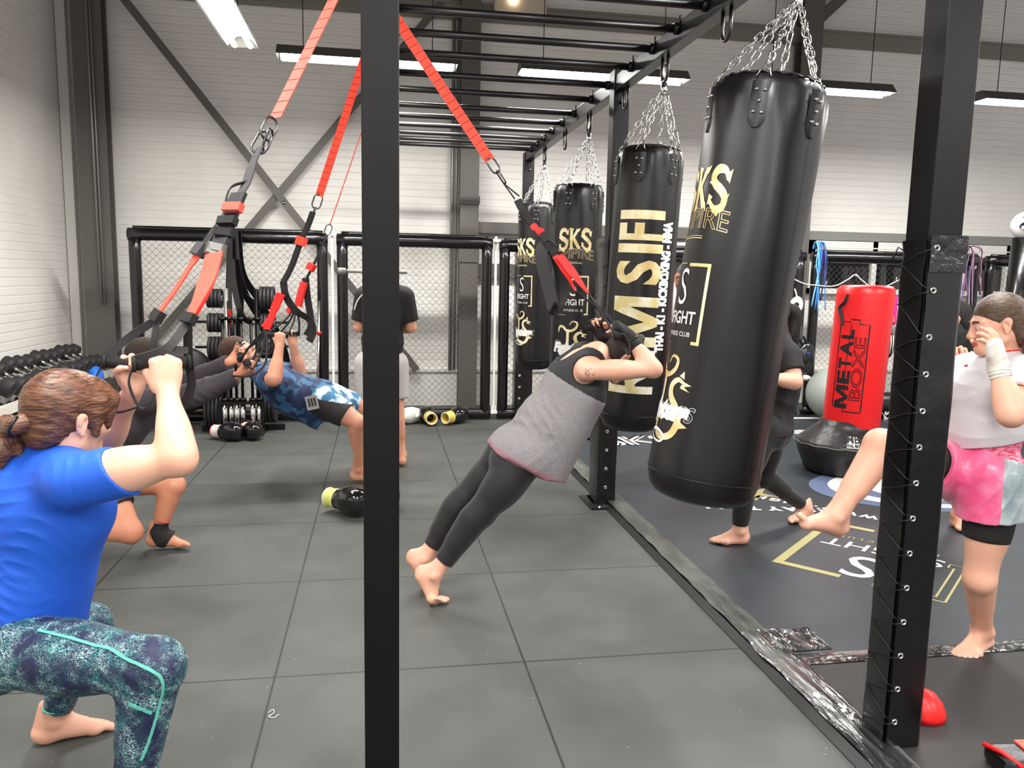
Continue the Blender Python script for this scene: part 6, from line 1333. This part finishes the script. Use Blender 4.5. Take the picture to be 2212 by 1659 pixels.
for k_, (sx_, z, r_, n_) in enumerate(((-1, 1.33, 0, 4), (-1, 1.09, 0, 4), (-1, .84, 1, 4), (1, 1.34, 1, 4), (1, 1.09, 0, 4), (1, .85, 1, 4), (-1, .52, 2, 5), (1, .30, 2, 4), (-1, .23, 2, 5))):
    bx = -1.49 if sx_ < 0 else -1.20
    MB().cyl((bx, 8.2, z), (bx+sx_*(.30 if r_ < 2 else .32), 8.2, z), .013, 10).build('peg', M_black, wt_)
    for i in range(n_):
        P_ = (P1, P2, P3)[r_]; x = bx+sx_*(.05+(n_-1-i)*.036)
        lb = 'black weight plate on the %s peg of the weight tree, %s of its stack' % ((posn+['lowest left'])[k_], nth[i] if i < n_-1 else 'innermost'); loc = (x, 8.2, z-.008)
        if r_ not in used: used[r_] = 1; P_.location = loc; P_['label'] = lb; P_['group'] = 'weight plates on the weight tree'
        else: dup(P_, loc, (random.uniform(0, 1), 0, 0), lb, 'weight plates on the weight tree')
tag(MB().lathe([(.0, -.05), (.18, -.05), (.30, -.035), (.33, 0), (.30, .035), (.18, .05), (0, .05)], (-1.92, 8.15, .52), (.25, -1, .12), 40).build('bumper_disc', M_rub, None), 'large black rubber disc leaning by the dumbbell rack behind the kneeling man', 'disc')
tag(MB().ell((-1.70, 7.95, .50), (.16, .12, .07)).build('purple_towel', mat('purple_cloth', (66, 36, 66), .8, bump=(50, .8, .01)), None), 'dark purple towel lying beside the weight plates', 'towel')
bst = thing('bar_stand', 'black floor stand holding upright barbells below the weight tree', 'stand', (-1.33, 7.98, 0))
MB().bbox((-1.55, 7.85, 0), (-1.12, 8.08, .04)).build('stand_base', M_black, bst); MB().bbox((-1.55, 7.95, .30), (-1.12, 8.02, .33)).build('stand_collar', M_black, bst); [MB().beam((q, 7.98, .02), (q, 7.98, .32), .03, .03).build('stand_post', M_black, bst) for q in (-1.54, -1.13)]
b0 = None; bl = ['leftmost', 'second from the left', 'third from the left', 'third from the right', 'second from the right', 'rightmost']
for i, x in enumerate((-1.49, -1.43, -1.375, -1.32, -1.225, -1.165)):
    if b0 is None:
        b0 = thing('barbell', 'x', 'barbell', (0, 0, 0), 'barbells standing in the floor stand')
        MB().cyl((0, 0, .042), (0, 0, .33), .025, 16).build('sleeve', M_chrome, b0); MB().cyl((0, 0, .33), (0, 0, .36), .034, 16).build('collar', M_black, b0); MB().cyl((0, 0, .36), (0, 0, 1.12), .014, 12).build('shaft', M_black, b0); MB().cyl((0, 0, 1.12), (0, 0, 1.15), .034, 16).build('collar', M_black, b0); t_ = b0
    else: t_ = dup(b0)
    t_.location = (x, 7.98+.012*(i % 2), 0); t_['label'] = 'upright barbell with chrome sleeve in the floor stand, %s of six' % bl[i]
# resistance bands hanging over the fence rail
bm_ = mat('black_latex', (22, 21, 22), .22, coat=.3)
for n_, (pts, w_, lb) in enumerate((([(-1.487, 8.520, 2.026), (-1.497, 8.500, 1.710), (-1.512, 8.480, 1.335), (-1.503, 8.470, 0.958), (-1.441, 8.470, 0.887), (-1.395, 8.480, 1.337), (-1.443, 8.500, 1.711), (-1.453, 8.550, 1.991)], .09, 'wide black resistance band hanging straight down from the left fence rail'),
    ([(-1.444, 8.500, 2.017), (-1.421, 8.470, 1.641), (-1.344, 8.450, 1.362), (-1.174, 8.420, 1.059), (-1.040, 8.400, 0.728), (-0.980, 8.400, 0.478), (-0.934, 8.420, 0.581), (-1.005, 8.440, 0.892), (-1.211, 8.460, 1.293), (-1.374, 8.500, 1.572), (-1.417, 8.550, 1.992)], .10, 'shiny black resistance band sweeping down to the right from the fence rail'),
    ([(-1.472, 8.460, 1.709), (-1.447, 8.430, 1.431), (-1.379, 8.410, 1.152), (-1.263, 8.410, 1.059), (-1.180, 8.410, 1.107), (-1.208, 8.430, 1.224), (-1.344, 8.450, 1.339)], .085, 'short black resistance band looped low behind the bearded man'))):
    tag(MB().ribbon(spline(pts, 7), w_, .006, (.8, -.7, .1)).build('resistance_band', bm_, None), lb, 'resistance band', 'black resistance bands hanging on the fence')
# silver bar stand between the fence posts
t = thing('landmine_bar', 'chrome pole with a red clip standing by the fence post', 'pole', (-.52, 8.35, 0))
MB().cyl((-0.655, 8.450, -0.039), (-0.609, 8.450, 1.302), .013, 10).build('pole_tube', M_chrome, t); MB().cyl((-0.617, 8.440, 0.986), (-0.617, 8.440, 0.957), .026, 10).build('red_clip', M_rd, t)

# ---------------------------------------------------------------- gloves
def glove(lab, loc, rz, c_body, c_cuff, c_in, lean=0, cuffopen=True, group=None, sc=1.0, roll=0):
    """boxing glove lying on the floor; fist towards +x, cuff opening towards -x"""
    t = thing('boxing_glove', lab, 'boxing glove', (0, 0, 0), group); B = Sdf(.005)
    B.cap((.04, 0, .075), (.085, 0, .072), .072, .070, .03); B.ell((.075, 0, .105), (.075, .070, .045), None, .03); B.cap((-.05, 0, .070), (.04, 0, .075), .048, .062, .03)
    B.cap((-.01, .055, .075), (.075, .068, .07), .024, .026, .012); B.cap((-.13, 0, .068), (-.05, 0, .070), .054, .047, .03, clips=[((-.12, 0, 0), (-1, 0, 0))]); B.cap((-.2, 0, .068), (-.06, 0, .07), .043, .038, .006, sub=True)
    B.mesh('glove_body', [c_body, c_cuff], t, paint=[(lambda P: P[:, 0] < -.045, 1)], minz=0.0)
    MB().tube([(-.121, .049*math.cos(a*PI/12), .068+.049*math.sin(a*PI/12)) for a in range(24)], .006, 8, closed=True).build('cuff_edge', c_in, t)
    MB().tube([(-.06, .0515*math.cos(a*PI/12), .070+.0515*math.sin(a*PI/12)) for a in range(24)], [.004]*24, 6, closed=True, ).build('cuff_strap', c_in, t)
    t.location = (loc[0], loc[1], min(max(loc[2], 0), .02)); t.rotation_euler = (roll, 0, rz); t.scale = (sc,)*3; return t
bk = mat('black_glove', (20, 18, 19), .14, coat=.5); wh = mat('white_glove', (226, 222, 214), .4); yl = mat('yellow_glove', (222, 196, 92), .5); ly = mat('lime_glove', (220, 222, 120), .5); rg_ = mat('red_glove', (232, 44, 36), .4); cr = mat('cream_edge', (222, 212, 178), .5)
glove('black boxing glove with lime and white cuff before the feet of the man in camouflage', (-0.228, 5.200, 0.010), -.75, bk, ly, wh, sc=1.22)
glove('plain black boxing glove half hidden by the foreground post', (-0.038, 5.250, -0.024), .3, bk, bk, bk, sc=1.15)
glove('red, black and white boxing glove on the floor, left of the pair under the barbells', (-1.43, 7.70, 0), -.5, bk, wh, rg_, sc=1.15)
glove('red, black and white boxing glove on the floor, right of the pair under the barbells', (-1.22, 7.76, 0), -1.1, bk, wh, rg_, sc=1.15)
glove('white boxing glove by the fence, touching the foreground post', (.27, 8.42, 0), .6, wh, wh, yl, sc=1.15)
glove('black and yellow boxing glove with its cuff open to the camera', (.52, 8.40, 0), 1.75, bk, yl, cr, sc=1.2)
glove('white boxing glove lying behind the yellow ones by the fence', (.42, 8.50, .02), -2.6, wh, wh, wh, sc=.95)
glove('black and yellow boxing glove nearest the fence hinge bar', (.80, 8.40, 0), .75, bk, yl, cr, sc=1.2)

# ---------------------------------------------------------------- red standing bag
sb = thing('standing_bag', 'red free-standing punching bag on a black base', 'punching bag', (3.74, 5.9, MZ))
ax = Vector((.04, 0, 1)).normalized(); base = Vector((3.85, 5.9, .32))
MB().lathe([(.19, -.03), (.215, 0), (.222, .05), (.222, 1.18), (.216, 1.225), (.195, 1.25), (.12, 1.256), (0, 1.258)], base, ax, 48).build('bag_cover', M_red, sb)
MB().lathe([(.25, 0), (.30, .02), (.36, .16), (.385, .25), (.36, .275), (.26, .36), (.215, .40), (.20, .44), (0, .44)], (3.80, 5.9, MZ), (0.03, 0, 1), 40).build('base', mat('base_vinyl', (30, 27, 27), .4, bump=(18, .6, .01)), sb)
MB().tube([(3.80+.388*math.cos(a*PI/24), 5.9+.388*math.sin(a*PI/24), MZ+.25+.004*math.sin(a*2)) for a in range(48)], .006, 6, closed=True).build('base_piping', mat('worn_piping', (84, 92, 86), .5), sb)
az = ax; fy = Vector((-.62, -1, 0)).normalized(); fy = (fy-az*fy.dot(az)).normalized(); axx = az.cross(fy)
def rsf(a, z, off=.0015): return base+axx*math.sin(a)*(.222+off)+fy*math.cos(a)*(.222+off)+az*z
def rp(nm, mm, x, z, m, rotv=True, off=.0015, pa=-.28):
    vs, fs = mm; q = [rsf(pa+(x-p[1])/.222, z+p[0], off) if rotv else rsf(pa+(x+p[0])/.222, z+p[1], off) for p in vs]
    return MB().add(q, fs).build(nm, m, sb)
z = .26
for ch_, hg in (('M', .20), ('E', .12), ('T', .10), ('A', .14), ('L', .09)):
    vs, fs = poly_mesh(letter_M(), .12) if ch_ == 'M' else text_mesh(ch_, 1.0, bold=.04, cell=.12); xs = [v[0] for v in vs]; ys = [v[1] for v in vs]; x0, x1, y0, y1 = min(xs), max(xs), min(ys), max(ys)
    rp('print_letter', ([((v[0]-x0)/(x1-x0)*(hg-.014), ((v[1]-y0)/(y1-y0)-.5)*(.105+.0*z), 0) for v in vs], fs), -.045, z, M_dark); z += hg
vs, fs = text_mesh('BOXE', .115, sx=1.75, outline=.0022, cell=.05); rp('print_outline_word', (vs, fs), .062, .58, M_dark)
rp('print_outline', poly_mesh(stroke([(.235, .025), (.235, -.115), (.255, -.115), (.94, -.115), (.94, -.04), (.975, -.04), (.975, .03)], .010)+stroke([(.235, .02), (.45, .028), (.62, .034), (.94, .02)], .006)+stroke([(.27, .092), (.27, .115), (.955, .115), (.955, .03)], .009), .05), 0, 0, M_dark)
MB().ribbon(spline([rsf(-.62, 1.17, .004), rsf(-.70, 1.11, .008), rsf(-.86, 1.06, .02), rsf(-.78, 1.00, .010), rsf(-.68, .92, .004)], 5), .030, .004, (.9, -.3, 0)).build('carry_strap', M_webk, sb)
c = Vector((3.80, 5.9, MZ+.30))
MB().add([(c.x+math.sin(a)*(.332+dz*-.9), c.y-math.cos(a)*(.332+dz*-.9), c.z+dz+.012) for dz in (-.045, .035) for a in (-.50, -.40, -.30, -.22)], [(0, 1, 5, 4), (1, 2, 6, 5), (2, 3, 7, 6)]).build('base_label', M_wprint, sb)
for tx_, sz_, dz_ in (('MB', .075, .012), ('METAL BOXE', .026, -.030)):
    v, f = text_mesh(tx_, sz_, bold=.002); MB().add([(c.x+math.sin(-.36+x_/.33)*(.334-.9*(dz_+y_)), c.y-math.cos(-.36+x_/.33)*(.334-.9*(dz_+y_)), c.z+dz_+y_+.013) for x_, y_, _ in v], f).build('label_print', M_dark, sb)

# ---------------------------------------------------------------- things along the right-hand fence
tag(MB().ell((5.12, 8.22, MZ+.30), (.30, .30, .30), n=48).build('exercise_ball', mat('grey_ball', (150, 156, 148), .45), None), 'large grey exercise ball behind the red standing bag', 'exercise ball')
t = thing('floor_bag', 'black tube bag with white target print lying at the foot of the fence', 'bag', (5.9, 8.3, MZ))
MB().lathe([(0, 0), (.12, .005), (.15, .03), (.15, 1.2), (.12, 1.225), (0, 1.23)], (5.35, 8.32, MZ+.15), (1, 0, 0), 24).build('bag_body', M_bag, t)
cc = Vector((5.684, 8.170, 0.044)); MB().tube([(cc.x+.07*math.cos(a*PI/16), cc.y, cc.z+.08*math.sin(a*PI/16)) for a in range(32)], .013, 6, closed=True, flat=.3).ell((cc.x, cc.y, cc.z), (.028, .004, .03)).build('target_print', M_wprint, t)
v, f = text_mesh('SKS', .11, bold=.004); c2_ = Vector((5.797, 8.165, 0.055)); MB().add([(c2_.x-y_, c2_.y, c2_.z+x_*.9) for x_, y_, _ in v], f).build('print_word', M_wprint, t)
t = thing('standing_bar', 'white bar lying along the foot of the fence left of the exercise ball', 'bar', (4.7, 8.2, MZ)); MB().cyl((4.45, 8.25, MZ+.014), (5.05, 8.22, MZ+.014), .012, 8).build('bar_tube', M_wht, t)
def wpad(lab, c, s=1):
    t = thing('focus_mitt', lab, 'focus mitt', c, 'white focus mitts hanging on the fence'); c = Vector(c); R_ = Matrix.Rotation(.25, 3, 'Y')
    MB().ell(c, (.085, .035, .12), R_, 24).build('mitt_body', M_wht, t); MB().ell(c+Vector((-.01, -.034, .02)), (.032, .006, .032), None, 16).build('black_dot', M_dark, t)
    v, f = text_mesh('SKS', .065, bold=.004); MB().add([(c.x+.015-x_, c.y-.037, c.z-.062-y_) for x_, y_, _ in v], f).build('print_word', M_dark, t)
    MB().tube(spline([c+Vector((0, -.01, .11)), c+Vector((-.01, 0, .16)), c+Vector((.0, .05, .20))], 4), .008, 6).build('hanging_loop', M_wht, t)
wpad('white focus mitt with black dot hanging on the fence, right of the tilted bag', (4.755, 8.520, 1.312)); wpad('white focus mitt half hidden behind the tilted bag', (4.601, 8.540, 1.277))
t = thing('kick_pad', 'black kick shield hanging on the fence beside the elbow of the woman in black', 'kick pad', (4.869, 8.450, 0.711)); c = Vector((4.869, 8.450, 0.711))
MB().ell(c, (.115, .075, .20), Matrix.Rotation(.1, 3, 'Y'), 20).build('pad_body', M_vinyl, t); MB().ell(c+Vector((.0, -.078, .06)), (.024, .006, .024)).build('round_badge', bl_, t)
MB().tube(spline([c+Vector((-.05, -.02, .17)), c+Vector((-.09, -.03, .22)), c+Vector((-.05, -.02, .26)), c+Vector((0, -.02, .18))], 4), .014, 6).build('pad_handle', M_strap, t); MB().ell(c+Vector((.01, -.02, -.22)), (.07, .05, .035)).build('pad_foot', M_cream, t)
t = thing('kick_pad', 'bright pink kick pad hanging on the fence, right of the red bag', 'kick pad', (5.936, 8.500, 1.284)); c = Vector((5.924, 8.500, 1.284))
MB().box(c, (.20, .10, .36)).build('pad_body', mat('pink_vinyl', (238, 30, 140), .3), t, bevel=.04); MB().ell(c+Vector((-.01, -.055, .10)), (.02, .004, .02)).build('ring_logo', M_wprint, t)
v, f = text_mesh('SKS', .08, bold=.004); MB().add([(c.x-.01+x_, c.y-.053, c.z-.11+y_) for x_, y_, _ in v], f).build('print_word', mat('orange_print', (250, 130, 50), .5), t)
t = thing('shin_guard', 'black and white striped shin guard hanging below the pink pad', 'shin guard', (5.928, 8.500, 0.901)); c = Vector((5.917, 8.500, 0.890))
MB().ell(c, (.12, .05, .19), Matrix.Rotation(-.15, 3, 'Y'), 20).build('guard_body', M_dark, t)
w_ = MB()
for i in range(5): w_.tube([c+Vector((-.07+i*.035, -.045-.006*(2-abs(i-2)), -.12)), c+Vector((-.05+i*.03, -.052-.003*(2-abs(i-2)), .0)), c+Vector((-.06+i*.032, -.045-.004*(2-abs(i-2)), .10))], .006, 5)
w_.build('white_stripes', M_wprint, t)
MB().tube([c+Vector((0, .02, .17)), c+Vector((0, .08, .45)), (c.x, YF-.04, 1.96)], .006, 6).build('hanging_cord', M_strap, t)
# ropes
def ropes(lab, x, z, n_, mats_, drop, spread, seed, y=8.57):
    t = thing('rope_bundle', lab, 'ropes', (x, y, z)); rr = random.Random(seed)
    for i in range(n_):
        dx = rr.uniform(-spread, spread); d1 = drop*rr.uniform(.5, 1)
        MB().tube(spline([(x+dx*.7, YF+.05, z+.0), (x+dx*.8, YF, z+.075), (x+dx, y, z+.02), (x+dx+rr.uniform(-.03, .03), y-.01, z-d1*.4), (x+dx*1.2+rr.uniform(-.05, .05), y-.01, z-d1)], 5), rr.choice((.005, .007, .009)), 6).build('rope', mats_[i % len(mats_)], t)
    return t
ropes('blue skipping ropes hanging from the fence post left of the red bag', (5.073, 8.570, 1.939)[0], 1.98, 9, [mat('blue_rope', (40, 130, 220), .5), mat('navy_rope', (44, 40, 96), .5), mat('light_blue_rope', (110, 180, 230), .5)], .75, .07, 3)
rb = ropes('tangle of mauve and white ropes hanging on the fence behind the kicking woman', (6.943, 8.500, 2.010)[0], 1.99, 22, [mat('mauve_rope', (138, 104, 128), .6), mat('plum_rope', (70, 26, 44), .6), mat('pale_rope', (208, 190, 204), .6), mat('violet_rope', (104, 84, 140), .6)], .75, .16, 5, 8.52)
t = tag(MB().tube(spline([(4.666, 8.550, 1.650), (4.845, 8.550, 1.579), (4.991, 8.550, 1.560), (5.226, 8.550, 1.553), (5.385, 8.550, 1.621), (5.497, 8.550, 1.692), (5.574, 8.550, 1.635), (5.762, 8.550, 1.525), (5.909, 8.550, 1.565), (6.053, 8.550, 1.633), (6.182, 8.550, 1.679), (6.353, 8.550, 1.671)], 5), .007, 6).build('rope_light', M_wht, None), 'white cable of fairy lights strung along the fence', 'rope light')
st_ = MB()
for q in ((4.702, 8.540, 1.640), (5.014, 8.540, 1.566), (5.119, 8.540, 1.562), (5.491, 8.540, 1.698), (6.024, 8.540, 1.611), (6.056, 8.540, 1.655), (6.031, 8.540, 1.665)): st_.cyl(q, Vector(q)+Vector((random.uniform(-.03, .03), -.02, random.uniform(-.06, .06))), .004, 5)
st_.build('cable_stubs', M_wht, t)
# padded pole with a head guard at the right edge
t = thing('padded_pole', 'black padded pole at the right edge behind the kicking woman', 'pole', (7.0, 7.8, 0)); MB().tube([(6.98, 7.8, MZ), (7.0, 7.8, 1.2), (7.02, 7.8, 2.12)], .125, 20).build('pole_pad', M_vinyl, t)
t = thing('head_guard', 'white and black head guard sitting on top of the padded pole', 'head guard', (7.02, 7.8, 2.13)); c = Vector((7.03, 7.8, 2.26))
MB().ell(c, (.165, .165, .15), Matrix.Rotation(-.4, 3, 'Y'), 32).build('guard_shell', mat('white_leather', (236, 232, 232), .25, coat=.3), t)
MB().ell(c+Vector((-.085, -.098, .0)), (.085, .075, .045), Matrix.Rotation(-.45, 3, 'Y'), 20).build('black_panel', mat('dark_leather', (30, 18, 44), .2, coat=.4), t)
MB().ell(c+Vector((-.135, -.115, -.035)), (.03, .03, .03)).build('white_spot', M_wprint, t); MB().box(c+Vector((-.075, -.085, .098)), (.11, .04, .022), 0, Matrix.Rotation(-.5, 3, 'Y')).build('badge', M_lsteel, t)
# small things on the near floor
t = tag(MB().lathe([(.075, 0), (.073, .02), (.060, .055), (.035, .085), (.0, .10)], (1.945, 2.40, MZ), (0, 0, 1), 32).build('red_dome', mat('red_plastic', (238, 34, 30), .35), None), 'red dome marker on the black mat behind the near padded post', 'marker')
t = thing('shin_pad', 'black and red pad at the bottom right corner of the frame', 'pad', (2.02, 2.10, MZ))
MB().box((2.06, 2.06, MZ+.03), (.22, .13, .06), -.1).build('pad_body', M_vinyl, t, bevel=.02); MB().box((2.10, 2.06, MZ+.063), (.09, .11, .006), -.1).build('red_panel', mat('coral_vinyl', (240, 84, 66), .4), t); MB().tube([(1.95, 2.12, MZ+.06), (1.97, 2.06, MZ+.065), (1.99, 2.0, MZ+.05)], .008, 8).build('red_piping', M_red, t)
tag(MB().tube(spline([(-.40, 2.78, .003), (-.385, 2.80, .003), (-.38, 2.77, .006), (-.395, 2.755, .004), (-.375, 2.745, .003), (-.36, 2.765, .003)], 5), .0016, 5).build('thread', M_wht, None), 'tiny curl of white thread on the rubber floor', 'thread')
